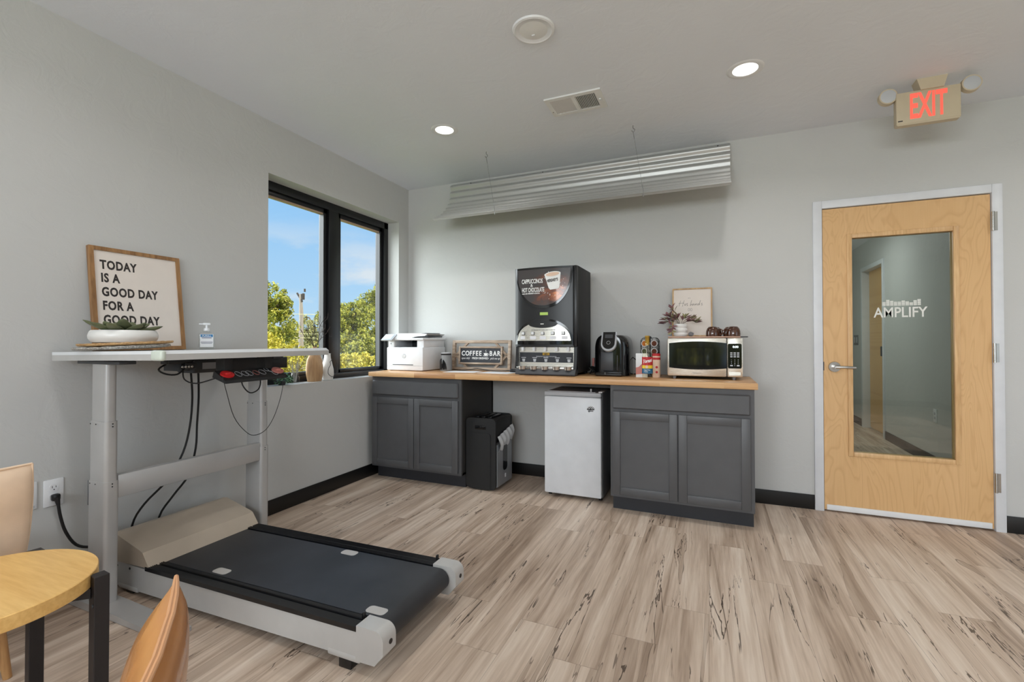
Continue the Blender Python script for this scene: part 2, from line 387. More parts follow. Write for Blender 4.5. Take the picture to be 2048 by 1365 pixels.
# ------------------------------------------------------------------ mesh helper
class MB:
    def __init__(s): s.bm = bmesh.new(); s.mi = 0
    def _mark(s, faces, smooth):
        for f in faces: f.material_index = s.mi; f.smooth = smooth
    def mat(s, i): s.mi = i; return s
    def box(s, lo, hi, bev=0.0, rot=None, seg=2):
        b2 = bmesh.new(); bmesh.ops.create_cube(b2, size=1)
        lo, hi = Vector(lo), Vector(hi); c = (lo+hi)/2; d = hi-lo
        for v in b2.verts: v.co = Vector((v.co.x*d.x, v.co.y*d.y, v.co.z*d.z))
        if bev > 0: bmesh.ops.bevel(b2, geom=b2.edges[:], offset=min(bev, min(abs(d.x), abs(d.y), abs(d.z))*0.49), segments=seg, affect='EDGES', profile=0.5)
        if rot is not None: bmesh.ops.transform(b2, matrix=rot.to_4x4() if hasattr(rot, 'to_4x4') else rot, verts=b2.verts)
        for v in b2.verts: v.co += c
        s.join(b2, bev > 0); return s
    def join(s, b2, smooth=True):
        mp = {}
        for v in b2.verts: mp[v] = s.bm.verts.new(v.co)
        for f in b2.faces:
            try: nf = s.bm.faces.new([mp[v] for v in f.verts])
            except ValueError: continue
            nf.material_index = s.mi; nf.smooth = smooth
        b2.free()
    def faces(s, vs, fs, smooth=False):
        V = [s.bm.verts.new(Vector(v)) for v in vs]
        for f in fs:
            try: nf = s.bm.faces.new([V[i] for i in f])
            except ValueError: continue
            nf.material_index = s.mi; nf.smooth = smooth
        return s
    def cyl(s, p0, p1, r0, r1=None, n=20, cap=True):
        r1 = r0 if r1 is None else r1
        p0, p1 = Vector(p0), Vector(p1); d = (p1-p0).normalized()
        a = d.orthogonal().normalized(); b = d.cross(a)
        vs = []
        for p, r in ((p0, r0), (p1, r1)):
            for i in range(n):
                t = 2*PI*i/n; vs.append(p + a*math.cos(t)*r + b*math.sin(t)*r)
        fs = [(i, (i+1) % n, n+(i+1) % n, n+i) for i in range(n)]
        s.faces(vs, fs, True)
        if cap: s.faces(vs[:n], [tuple(range(n))[::-1]]); s.faces(vs[n:], [tuple(range(n))])
        return s
    def tube(s, pts, r, n=8, smooth=4, closed=False):
        pts = [Vector(p) for p in pts]
        if smooth: pts = spline(pts, smooth, closed)
        m = len(pts); vs = []; prev = None
        for i, p in enumerate(pts):
            d = (pts[(i+1) % m] - pts[i-1]) if closed else (pts[min(i+1, m-1)] - pts[max(i-1, 0)])
            if d.length < 1e-9: d = Vector((0, 0, 1))
            d.normalize()
            a = d.orthogonal().normalized() if prev is None else (prev - d*prev.dot(d))
            if a.length < 1e-6: a = d.orthogonal()
            a.normalize(); prev = a; b = d.cross(a)
            rr = r[i*len(r)//m] if isinstance(r, (list, tuple)) else r
            for k in range(n): t = 2*PI*k/n; vs.append(p + a*math.cos(t)*rr + b*math.sin(t)*rr)
        fs = []
        for i in range(m if closed else m-1):
            for k in range(n):
                j = (i+1) % m
                fs.append((i*n+k, i*n+(k+1) % n, j*n+(k+1) % n, j*n+k))
        if not closed: fs += [tuple(range(n))[::-1], tuple((m-1)*n+k for k in range(n))]
        s.faces(vs, fs, True); return s
    def lathe(s, c, prof, n=28, axis=(0, 0, 1), scale=(1, 1)):
        c = Vector(c); ax = Vector(axis).normalized()
        a = Vector((1, 0, 0)) if abs(ax.x) < 0.9 else Vector((0, 1, 0)); a = (a-ax*a.dot(ax)).normalized(); b = ax.cross(a)
        vs = []
        for r, h in prof:
            for k in range(n): t = 2*PI*k/n; vs.append(c + ax*h + a*math.cos(t)*max(r, 1e-5)*scale[0] + b*math.sin(t)*max(r, 1e-5)*scale[1])
        fs = [(i*n+k, i*n+(k+1) % n, (i+1)*n+(k+1) % n, (i+1)*n+k) for i in range(len(prof)-1) for k in range(n)]
        if prof[0][0] > 1e-4: fs.append(tuple(range(n))[::-1])
        if prof[-1][0] > 1e-4: fs.append(tuple((len(prof)-1)*n+k for k in range(n)))
        s.faces(vs, fs, True); return s
    def prism(s, poly, o, u, v, w, smooth=False):
        """2-D polygon in the plane (o,u,v) pushed along the vector w"""
        o, u, v, w = Vector(o), Vector(u), Vector(v), Vector(w); n = len(poly)
        A = [o+u*p[0]+v*p[1] for p in poly]; B = [p+w for p in A]
        s.faces(A+B, [(i, (i+1) % n, n+(i+1) % n, n+i) for i in range(n)], smooth)
        s.faces(A, [tuple(range(n))[::-1]]); s.faces(B, [tuple(range(n))]); return s
    def sphere(s, c, r, n=16, m=10, sc=(1, 1, 1)):
        b2 = bmesh.new(); bmesh.ops.create_uvsphere(b2, u_segments=n, v_segments=m, radius=1)
        for v in b2.verts: v.co = Vector((c[0]+v.co.x*r*sc[0], c[1]+v.co.y*r*sc[1], c[2]+v.co.z*r*sc[2]))
        s.join(b2); return s
    def grid(s, fn, nu, nv, smooth=True):
        vs = [fn(i/nu, j/nv) for j in range(nv+1) for i in range(nu+1)]
        fs = [(j*(nu+1)+i, j*(nu+1)+i+1, (j+1)*(nu+1)+i+1, (j+1)*(nu+1)+i) for j in range(nv) for i in range(nu)]
        s.faces(vs, fs, smooth); return s
    def text(s, txt, size, fn, xs=1.0, bold=0.0, shear=0.0, align='LEFT', depth=0.0012, spacing=1.0):
        """writes txt; fn(x, y, d) places a point of the flat lettering in space (d = distance off the surface)"""
        cu = bpy.data.curves.new('lettering', 'FONT'); cu.body = txt; cu.size = size; cu.offset = bold; cu.shear = shear
        cu.align_x = align; cu.extrude = 0.5; cu.resolution_u = 3; cu.space_character = spacing
        ob = bpy.data.objects.new('lettering', cu); COL.objects.link(ob)
        dg = bpy.context.evaluated_depsgraph_get(); dg.update()
        me = bpy.data.meshes.new_from_object(ob.evaluated_get(dg))
        vs = [fn(v.co.x*xs, v.co.y, depth if v.co.z > 0 else -0.0004) for v in me.vertices]
        fs = [tuple(p.vertices) for p in me.polygons]
        s.faces(vs, fs)
        bpy.data.objects.remove(ob); bpy.data.curves.remove(cu); bpy.data.meshes.remove(me)
        return s
    def build(s, name, mats, parent=None, off=None, kind=None, label=None, sharp=35, world=True):
        bm = s.bm
        bmesh.ops.recalc_face_normals(bm, faces=bm.faces)
        if parent is not None and world:
            d = Vector((0, 0, 0)); p = parent
            while p is not None: d += p.location; p = p.parent
            for v in bm.verts: v.co -= d
        me = bpy.data.meshes.new(name); bm.to_mesh(me); bm.free()
        for m in (mats if isinstance(mats, (list, tuple)) else [mats]): me.materials.append(M_[m])
        me.set_sharp_from_angle(angle=math.radians(sharp))
        o = bpy.data.objects.new(name, me); COL.objects.link(o)
        if parent is not None: o.parent = parent
        if kind: o['kind'] = kind
        if label: o['label'] = label
        return o

def spline(pts, k, closed=False):
    out = []; n = len(pts)
    rng = range(n if closed else n-1)
    for i in rng:
        p0 = pts[(i-1) % n] if closed or i > 0 else pts[i]; p1 = pts[i]; p2 = pts[(i+1) % n]
        p3 = pts[(i+2) % n] if closed or i+2 < n else p2
        for j in range(k):
            t = j/k
            out.append(0.5*((2*p1) + (p2-p0)*t + (2*p0-5*p1+4*p2-p3)*t*t + (3*p1-p0-3*p2+p3)*t**3))
    if not closed: out.append(pts[-1])
    return out

def thing(name, label, cat, loc=(0, 0, 0), rotz=0.0, group=None):
    o = bpy.data.objects.new(name, None); COL.objects.link(o)
    o.empty_display_size = 0.05; o.location = loc; o.rotation_euler = (0, 0, rotz)
    o['label'] = label; o['category'] = cat
    if group: o['group'] = group
    return o
def tag(o, label, cat, group=None):
    o['label'] = label; o['category'] = cat
    if group: o['group'] = group
    return o
def struct(name, mb, mats, parent=None):
    o = mb.build(name, mats, parent)
    if parent is None: o['kind'] = 'structure'
    return o
def roundrect(w, h, r, n=5, cx=0, cy=0):
    out = []
    for sx, sy, a0 in ((1, 1, 0), (-1, 1, PI/2), (-1, -1, PI), (1, -1, 1.5*PI)):
        for i in range(n+1):
            a = a0 + PI/2*i/n
            out.append((cx+sx*(w/2-r)+r*math.cos(a), cy+sy*(h/2-r)+r*math.sin(a)))
    return out
X, Y, Z = Vector((1, 0, 0)), Vector((0, 1, 0)), Vector((0, 0, 1))

# ================================================================== the room
RX, RY = 6.40, -6.65            # inner faces of the right wall and of the wall behind the camera
struct('floor', MB().box((-0.02, RY-0.1, -0.10), (RX+0.1, 0.14, 0.0)), 'floor')
struct('ceiling', MB().box((-0.25, RY-0.2, CEIL), (RX+0.25, 0.13, CEIL+0.2)), 'ceil')
WY0, WY1, WZ0, WZ1 = -1.589, -0.155, 0.866, 2.316
m = MB()
m.box((-0.25, RY-0.2, -0.1), (0, 0.13, WZ0)).box((-0.25, RY-0.2, WZ1), (0, 0.13, CEIL))
m.box((-0.25, RY-0.2, WZ0), (0, WY0, WZ1)).box((-0.25, WY1, WZ0), (0, 0.13, WZ1))
struct('wall_left', m, 'wall')
DX0, DX1, DZ = 3.405, 4.401, 2.147
m = MB()
m.prism([(0, -0.1), (DX0+0.02, -0.1), (DX0+0.02, DZ-0.02), (DX1-0.02, DZ-0.02), (DX1-0.02, -0.1), (RX+0.2, -0.1), (RX+0.2, CEIL), (0, CEIL)], (0, 0, 0), X, Z, (0, 0.13, 0))
struct('wall_back', m, 'wall')
m = MB()   # right wall with a wide unseen opening, added to let light in
m.box((RX, RY, -0.1), (RX+0.2, 0.13, 0.6)).box((RX, RY, 2.3), (RX+0.2, 0.13, CEIL)).box((RX, RY, 0.6), (RX+0.2, -5.1, 2.3)).box((RX, -2.1, 0.6), (RX+0.2, 0.13, 2.3))
struct('wall_right', m, 'wall')
m = MB()   # wall behind the camera with a wide window opening
m.box((0, RY-0.2, -0.1), (RX, RY, 0.65)).box((0, RY-0.2, 2.35), (RX, RY, CEIL)).box((0, RY-0.2, 0.65), (0.5, RY, 2.35)).box((3.9, RY-0.2, 0.65), (RX, RY, 2.35))
struct('wall_front', m, 'wall')
for nm, lo, hi in (('window_2', (0.5, RY-0.12, 0.65), (3.9, RY-0.06, 2.35)), ('added_window', (RX+0.06, -5.1, 0.6), (RX+0.12, -2.1, 2.3))):  # the right wall's window is unseen, added as a light source
    m = MB(); lo, hi = Vector(lo), Vector(hi); ax = 0 if hi.x-lo.x > 1 else 1
    m.box(lo, (hi.x, hi.y, lo.z+0.06)).box((lo.x, lo.y, hi.z-0.06), hi)
    for k in range(4):
        p = lo[ax] + (hi[ax]-lo[ax]-0.06)*k/3; a, b = lo.copy(), hi.copy(); a[ax] = p; b[ax] = p+0.06; m.box(a, b)
    struct(nm, m, 'blackframe')

BH = 0.102
def base_run(name, runs):
    m = MB()
    for lo, hi in runs: m.box(lo, hi, 0.002)
    struct(name, m, 'base')
base_run('baseboard_left', [((0, RY, 0), (0.008, -0.003, BH))])
base_run('baseboard_back', [((0.01, -0.008, 0), (DX0-0.001, 0, BH)), ((DX1+0.001, -0.008, 0), (RX, 0, BH))])
base_run('baseboard_right', [((RX-0.008, RY, 0), (RX, -0.01, BH))])
base_run('baseboard_front', [((0.01, RY, 0), (RX-0.01, RY+0.008, BH))])

# ------------------------------------------------------------------ the black two-pane window
WXf = -0.125                     # inner face of the frame
win = thing('window_1', 'black aluminium two-pane window in the left wall looking out on trees', 'window', (-0.15, -0.87, WZ0)); win['kind'] = 'structure'
FT = 0.062
m = MB()
m.box((-0.20, WY0, WZ1-FT), (WXf, WY1, WZ1), 0.003).box((-0.20, WY0, WZ0), (WXf, WY1, WZ0+0.045), 0.003)
m.box((-0.20, WY0, WZ0), (WXf, WY0+FT, WZ1), 0.003).box((-0.20, WY1-FT, WZ0), (WXf, WY1, WZ1), 0.003)
m.build('frame', 'blackframe', win)
MUL0, MUL1 = -0.915, -0.805
MB().box((-0.20, MUL0, WZ0+0.044), (WXf, MUL1, WZ1-FT+0.001), 0.003).build('mullion', 'blackframe', win)
for (a, b) in ((WY0+FT, MUL0), (MUL1, WY1-FT)):
    sash = MB()
    z0, z1 = WZ0+0.044, WZ1-FT
    sash.box((-0.195, a, z1-0.035), (-0.145, b, z1), 0.002).box((-0.195, a, z0), (-0.145, b, z0+0.03), 0.002)
    sash.box((-0.195, a, z0), (-0.145, a+0.04, z1), 0.002).box((-0.195, b-0.04, z0), (-0.145, b, z1), 0.002)
    so = sash.build('sash', 'blackframe', win)
    g = MB()
    g.box((-0.18, a+0.04, z0+0.03), (-0.150, a+0.046, z1-0.035)).box((-0.18, b-0.046, z0+0.03), (-0.140, b-0.04, z1-0.035))
    g.mat(1).box((-0.18, a+0.04, z1-0.047), (-0.146, b-0.04, z1-0.0351))
    g.build('glazing_bead', ['sashgrey', 'bronze'], so)
    MB().box((-0.176, a+0.039, z0+0.029), (-0.170, b-0.039, z1-0.034)).build('pane', 'pane', so)

# ------------------------------------------------------------------ the wooden door with its glass light
door = thing('door_1', 'birch veneer door with a tall glass panel in a white steel frame', 'door', (3.9, 0.0, 0)); door['kind'] = 'structure'
m = MB()
m.box((DX0, -0.016, 0), (3.459, 0.146, DZ), 0.003).box((4.351, -0.016, 0), (DX1, 0.146, DZ), 0.003).box((3.459, -0.016, 2.094), (4.351, 0.146, DZ), 0.003)
m.box((3.459, 0.05, 0), (3.475, 0.10, 2.094)).box((4.335, 0.05, 0), (4.351, 0.10, 2.094)).box((3.459, 0.05, 2.078), (4.351, 0.10, 2.094))
m.build('door_frame', 'doorframe', door)
LX0, LX1, LZ0, LZ1 = 3.463, 4.347, 0.012, 2.089
GX0, GX1, GZ0, GZ1 = 3.628, 4.170, 0.416, 1.880
m = MB(); ya, yb = -0.002, 0.042
m.box((LX0, ya, LZ0), (GX0, yb, LZ1)).box((GX1, ya, LZ0), (LX1, yb, LZ1)).box((GX0, ya, LZ0), (GX1, yb, GZ0)).box((GX0, ya, GZ1), (GX1, yb, LZ1))
leaf = m.build('door_leaf', 'birch', door)
m = MB()
for s in (0, 1):
    y0, y1 = ((-0.010, 0.014), (0.026, 0.050))[s]
    e, i_ = 0.026, 0.004
    m.box((GX0-e, y0, GZ0-e), (GX0+i_, y1, GZ1+e), 0.004).box((GX1-i_, y0, GZ0-e), (GX1+e, y1, GZ1+e), 0.004)
    m.box((GX0+i_, y0, GZ0-e), (GX1-i_, y1, GZ0+i_), 0.004).box((GX0+i_, y0, GZ1-i_), (GX1-i_, y1, GZ1+e), 0.004)
m.build('glass_moulding', 'birch_trim', leaf)
pane = MB().box((GX0+0.001, 0.017, GZ0+0.001), (GX1-0.001, 0.023, GZ1-0.001)).build('glass_panel', 'doorglass', leaf)
m = MB()
k = 0.300/3.9
def amp(x, y, d): return Vector((3.756+x, 0.0165-d, 1.333+y))
m.text('AMPLIFY', 0.094, amp, xs=0.80, bold=0.0012)
hts = [4, 6, 5, 4, 4, 5, 4, 3, 5, 6]
for i, h in enumerate(hts):
    for j in range(h):
        m.box((3.803+i*0.0207, 0.0153, 1.409+j*0.0068), (3.803+i*0.0207+0.0178, 0.0166, 1.409+j*0.0068+0.0052))
m.build('lettering', 'frost', leaf, label='frosted white lettering AMPLIFY under equaliser bars')
m = MB()
m.cyl((3.526, -0.0025, 0.996), (3.526, -0.014, 0.996), 0.037, 0.034, 28).cyl((3.526, -0.012, 0.996), (3.526, -0.055, 0.996), 0.013, 0.013, 16)
m.tube([(3.522, -0.054, 0.996), (3.56, -0.058, 0.997), (3.60, -0.060, 0.996), (3.636, -0.056, 0.994)], 0.0095, 10)
m.build('handle', 'chrome', leaf)
MB().box((3.462, -0.006, 0.97), (3.4665, 0.0, 1.03)).build('latch_plate', 'dgrey', leaf)
MB().box((3.475, -0.012, 0.012), (4.336, -0.002, 0.048), 0.002).build('door_sweep', 'white', leaf)
for zc in (1.915, 1.10, 0.300):
    m = MB()
    m.cyl((4.352, -0.022, zc-0.06), (4.352, -0.022, zc+0.06), 0.0075, n=12)
    for q in range(4): m.cyl((4.352, -0.022, zc-0.036+q*0.024-0.0008), (4.352, -0.022, zc-0.036+q*0.024+0.0008), 0.0082, n=12)
    m.box((4.352, -0.0185, zc-0.058), (4.375, -0.0161, zc+0.058))
    m.build('hinge', 'chrome', door)

# ------------------------------------------------------------------ the corridor seen through the glass
HX0, HX1, HY1 = 2.9, 4.66, 6.2
struct('floor_corridor', MB().box((HX0-0.1, 0.14, -0.1), (HX1+0.1, HY1, 0.0)), 'floor')
struct('ceiling_corridor', MB().box((HX0-0.2, 0.13, 2.5), (HX1+0.2, HY1+0.1, 2.7)), 'ceil')
m = MB()
m.prism([(0.13, -0.1), (3.06, -0.1), (3.06, 2.15), (3.93, 2.15), (3.93, -0.1), (HY1, -0.1), (HY1, 2.5), (0.13, 2.5)], (HX1, 0, 0), Y, Z, (0.15, 0, 0))
struct('wall_corridor', m, 'wall')
struct('wall_corridor_end', MB().box((HX0-0.1, HY1, -0.1), (HX1+0.1, HY1+0.15, 2.5)), 'wall')
struct('wall_corridor_left', MB().box((HX0-0.15, 0.13, -0.1), (HX0, HY1, 2.5)), 'wall')
base_run('baseboard_corridor', [((HX1-0.008, 0.15, 0), (HX1, 3.04, BH)), ((HX1-0.008, 3.95, 0), (HX1, HY1-0.01, BH))])
d2 = thing('door_2', 'pale wooden door recessed in a grey frame down the corridor', 'door', (HX1+0.05, 3.5, 0)); d2['kind'] = 'structure'
m = MB()
m.box((HX1-0.015, 3.04, 0), (HX1+0.14, 3.095, 2.17), 0.002).box((HX1-0.015, 3.895, 0), (HX1+0.14, 3.95, 2.17), 0.002).box((HX1-0.015, 3.09, 2.115), (HX1+0.14, 3.90, 2.17), 0.002)
m.build('door_frame', 'doorframe', d2)
l2 = MB().box((HX1+0.07, 3.097, 0.012), (HX1+0.115, 3.893, 2.113)).build('door_leaf', 'birch', d2)
m = MB(); m.cyl((HX1+0.07, 3.17, 1.05), (HX1+0.03, 3.17, 1.05), 0.028).box((HX1-0.005, 3.14, 0.99), (HX1+0.03, 3.20, 1.11), 0.006)
m.build('handle', 'dgrey', l2)
light('corridor_light', 'AREA', (3.9, 2.6, 2.47), 11, (0.98, 0.99, 1.0), shape='DISK', size=0.35)
light('corridor_side_area', 'AREA', (HX0+0.05, 3.2, 1.6), 8, (0.9, 1.0, 0.9), (0, math.radians(-90), 0), shape='RECTANGLE', size=1.2, size_y=1.6)  # area lamp at the closed corridor wall, where no window opens

# ================================================================== ceiling fittings
def downlight(x, y, label, n=0):
    t = thing('recessed_downlight', label, 'ceiling light', (x, y, CEIL), group='recessed ceiling downlights')
    m = MB(); m.lathe((x, y, CEIL), [(0.064, -0.0025), (0.068, -0.0045), (0.090, -0.0035), (0.095, -0.0005)], 36)
    m.build('trim_ring', 'white', t)
    MB().lathe((x, y, CEIL), [(0.0645, -0.0028), (0.04, -0.0050), (0.0, -0.0058)], 36).build('lens', 'lens', t)
    l = light('downlight_beam', 'AREA', (0, 0, -0.008), LAMP_W, (1.0, 0.985, 0.965), parent=t, shape='DISK', size=0.10, spread=math.radians(150))
downlight(1.018, -0.997, 'lit round ceiling downlight nearest the window corner')
downlight(2.926, -0.980, 'lit round ceiling downlight between the vent and the exit sign')
downlight(4.84, -0.98, 'added unseen ceiling downlight right of the exit sign, beyond the door')  # from here on the downlights are out of view, added to brighten the room
downlight(1.018, -3.05, 'added unseen ceiling downlight over the side table')
downlight(2.926, -3.05, 'added unseen ceiling downlight in the middle of the room')
downlight(4.84, -3.05, 'added unseen ceiling downlight near the right wall')
downlight(2.0, -5.1, 'added unseen ceiling downlight by the rear window, left one')
downlight(4.4, -5.1, 'added unseen ceiling downlight by the rear window, right one')

t = thing('ceiling_speaker', 'large round white speaker grille flush in the ceiling', 'speaker', (1.968, -1.745, CEIL))
MB().lathe((1.968, -1.745, CEIL), [(0.083, -0.006), (0.090, -0.010), (0.099, -0.008), (0.103, -0.0005)], 44).build('rim', 'white', t)
MB().lathe((1.968, -1.745, CEIL), [(0.0825, -0.004), (0.06, -0.007), (0.0, -0.009)], 44).build('grille', 'whitematt', t)
MB().box((1.95, -1.722, CEIL-0.012), (1.966, -1.714, CEIL-0.0075)).build('badge', 'white', t)

t = thing('ceiling_vent', 'white rectangular air vent with two banks of slats in the ceiling', 'vent', (1.976, -1.0, CEIL))
vx0, vx1, vy0, vy1 = 1.798, 2.150, -1.112, -0.884
m = MB(); e = 0.030; zt = CEIL-0.009
m.box((vx0, vy0, zt), (vx0+e, vy1, CEIL)).box((vx1-e-0.008, vy0, zt), (vx1, vy1, CEIL))
m.box((vx0+e, vy0, zt), (vx1-e-0.008, vy0+e, CEIL)).box((vx0+e, vy1-e, zt), (vx1-e-0.008, vy1, CEIL)).box((1.963, vy0+e, zt), (1.985, vy1-e, CEIL))
m.build('frame', 'whitematt', t)
MB().box((vx0+0.01, vy0+0.01, CEIL-0.0012), (vx1-0.01, vy1-0.01, CEIL-0.0002)).build('duct_backing', 'blackmatt', t)
for (a, b, tilt) in ((vx0+e, 1.963, -38), (1.985, vx1-e-0.008, 38)):
    m = MB(); n = 13
    for i in range(n):
        xx = a + (b-a)*(i+0.5)/n
        m.box((xx-0.0052, vy0+e-0.002, CEIL-0.0062), (xx+0.0052, vy1-e+0.002, CEIL-0.0052), rot=Matrix.Rotation(math.radians(tilt), 3, 'Y'))
    m.build('slat_bank', 'whitematt', t)
MB().cyl((vx0+0.012, -0.95, zt), (vx0+0.012, -0.95, zt-0.002), 0.004, n=10).build('screw', 'grey', t)
MB().box((vx1-0.03, -1.01, zt-0.006), (vx1-0.016, -0.985, zt), 0.002).build('lever', 'white', t)

# exit sign hung from the ceiling
t = thing('exit_sign', 'beige emergency exit sign with lit red letters and two round lamp heads', 'exit sign', (3.888, -0.45, CEIL))
m = MB()
m.box((3.742, -0.475, 2.430), (4.034, -0.430, 2.612), 0.005)
m.prism([(0, 0), (0.292, 0), (0.285, -0.010), (0.007, -0.010)], (3.742, -0.473, 2.431), X, Z, (0, 0.04, 0))
m.build('housing', 'exitbody', t)
MB().prism([(-0.07, 0), (0.07, 0), (0.052, -0.064), (-0.052, -0.064)], (3.905, -0.485, CEIL), X, Z, (0, 0.075, 0)).build('ceiling_canopy', 'exitbody', t)
MB().text('EXIT', 0.200, lambda x, y, d: Vector((3.802+x, -0.4755-d, 2.456+y)), xs=0.415, bold=0.0045).build('lettering', 'exitred', t, label='lit red letters EXIT')
MB().box((3.750, -0.4765, 2.443), (3.772, -0.4752, 2.449)).build('maker_mark', 'ink', t)
for sx, px in ((-1, 3.708), (1, 4.083)):
    m = MB(); c = Vector((px, -0.452, 2.606))
    m.cyl(c+Vector((0, 0.012, 0)), c+Vector((0, -0.018, 0)), 0.046, 0.044, 32)
    m.cyl(c+Vector((-sx*0.07, 0.004, 0)), c, 0.011, n=12)
    h = m.build('lamp_head', 'exitbody', t)
    MB().lathe(c+Vector((0, -0.0185, 0)), [(0.038, 0.0), (0.030, 0.003), (0.0, 0.004)], 28, axis=(0, -1, 0)).build('lamp_lens', 'lgrey', h)

# corrugated metal canopy hung over the coffee bar
t = thing('corrugated_metal_canopy', 'curved sheet of corrugated galvanised metal hung on wires over the coffee bar', 'canopy', (1.7, -0.2, 2.4))
prof = [(-0.030, 2.652), (-0.045, 2.60), (-0.065, 2.53), (-0.10, 2.455), (-0.15, 2.395), (-0.215, 2.34), (-0.30, 2.283), (-0.39, 2.240), (-0.470, 2.202)]
pp = spline([Vector((0, a, b)) for a, b in prof], 18)
L = [0.0]
for i in range(1, len(pp)): L.append(L[-1] + (pp[i]-pp[i-1]).length)
NW = 9.5
def can_pt(x, i):
    i = min(max(i, 0), len(pp)-1)
    d = (pp[min(i+1, len(pp)-1)] - pp[max(i-1, 0)]).normalized(); nrm = Vector((0, -d.z, d.y))
    return Vector((x, pp[i].y, pp[i].z)) + nrm*0.011*math.cos(2*PI*NW*L[i]/L[-1])
m = MB(); n = len(pp)-1
for off in (0.0, 0.0012):
    def fn(u, v):
        i = round(v*n); p = can_pt(0, i); f = L[i]/L[-1]
        x0 = 0.50 + 0.07*f; x1 = 2.884 - 0.010*f
        return Vector((x0+(x1-x0)*u, p.y+off, p.z+off))
    m.grid(fn, 8, n)
m.build('sheet', 'galv', t, sharp=60)
for hx, bx in ((1.122, 1.160), (2.256, 2.310)):
    m = MB()
    m.tube([(hx, -0.54, CEIL), (hx, -0.54, CEIL-0.018), (hx+0.012, -0.54, CEIL-0.032), (hx, -0.54, CEIL-0.046), (hx-0.010, -0.54, CEIL-0.034)], 0.0022, 6)
    m.build('ceiling_hook', 'zinc', t)
    m = MB(); a, b = Vector((hx, -0.538, CEIL-0.044)), Vector((bx, -0.476, 2.255))
    m.cyl(a, b, 0.0013, n=6).cyl(b, b+(a-b)*0.05, 0.0032, n=8).cyl(a, a+(b-a)*0.12, 0.0022, n=6)
    m.tube([b, b+Vector((0.004, 0, -0.02)), b+Vector((0.003, 0.004, -0.05))], 0.0022, 6).cyl(b+Vector((0.003, 0.004, -0.048)), b+Vector((0.003, 0.006, -0.066)), 0.004, n=8)
    m.build('hanging_wire', 'zinc', t)
for hx in (0.72, 1.42, 2.80):
    p = can_pt(hx, 9); MB().sphere((p.x, p.y-0.003, p.z), 0.005, 8, 6).build('screw', 'blackmatt', t)

# ================================================================== cabinets and counter
def shaker(m, x0, x1, z0, z1, yf, rail=0.052):
    th = 0.019; yb = yf+th
    m.box((x0, yf, z0), (x0+rail, yb, z1), 0.003).box((x1-rail, yf, z0), (x1, yb, z1), 0.003)
    m.box((x0+rail, yf, z0), (x1-rail, yb, z0+rail), 0.003).box((x0+rail, yf, z1-rail), (x1-rail, yb, z1), 0.003)
    m.box((x0+rail-0.004, yf+0.010, z0+rail-0.004), (x1-rail+0.004, yb-0.001, z1-rail+0.004))
    return m
def cabinet(name, label, x0, x1, doors, dz, drawer):
    t = thing(name, label, 'cabinet', ((x0+x1)/2, -0.3, 0), group='charcoal base cabinets under the counter')
    m = MB(); yf = -0.592
    m.box((x0, yf+0.019, 0.108), (x0+0.018, -0.012, 0.8755)).box((x1-0.018, yf+0.019, 0.108), (x1, -0.012, 0.8755))
    m.box((x0, -0.03, 0.108), (x1, -0.012, 0.8755)).box((x0, yf+0.019, 0.108), (x1, -0.012, 0.126))
    m.build('carcass', 'cabside', t)
    m = MB()
    m.box((x0, yf, 0.108), (x0+0.04, yf+0.019, 0.8755)).box((x1-0.04, yf, 0.108), (x1, yf+0.019, 0.8755))
    m.box((x0+0.04, yf, 0.835), (x1-0.04, yf+0.019, 0.8755)).box((x0+0.04, yf, 0.68), (x1-0.04, yf+0.019, 0.735)).box((x0+0.04, yf, 0.108), (x1-0.04, yf+0.019, 0.15)).box(((x0+x1)/2-0.03, yf, 0.15), ((x0+x1)/2+0.03, yf+0.019, 0.68))
    m.build('face_frame', 'cab', t)
    m = MB(); m.box((x0+0.002, -0.515, 0.0), (x1-0.002, -0.500, 0.108)).box((x0+0.002, -0.50, 0), (x0+0.018, -0.012, 0.108)).box((x1-0.018, -0.50, 0), (x1-0.002, -0.012, 0.108))
    m.build('toe_kick', 'toe', t)
    MB().box((drawer[0], -0.6115, drawer[2]), (drawer[1], -0.5925, drawer[3]), 0.008, seg=1).build('drawer_front', 'cab', t)
    for a, b in doors: shaker(MB(), a, b, dz[0], dz[1], -0.6115).build('door', 'cab', t)
    return t
cabinet('base_cabinet', 'charcoal two-door base cabinet under the printer in the corner', 0.053, 0.928, [(0.064, 0.488), (0.493, 0.905)], (0.127, 0.700), (0.064, 0.905, 0.720, 0.842))
cabinet('base_cabinet', 'charcoal two-door base cabinet under the microwave, right of the fridge', 2.104, 2.990, [(2.120, 2.5405), (2.5475, 2.967)], (0.128, 0.693), (2.120, 2.967, 0.712, 0.840))
ct = MB().box((0.044, -0.635, 0.876), (3.007, -0.003, 0.914), 0.003).build('countertop', 'counter')
tag(ct, 'long butcher-block wooden countertop along the back wall', 'countertop')
CT = 0.914

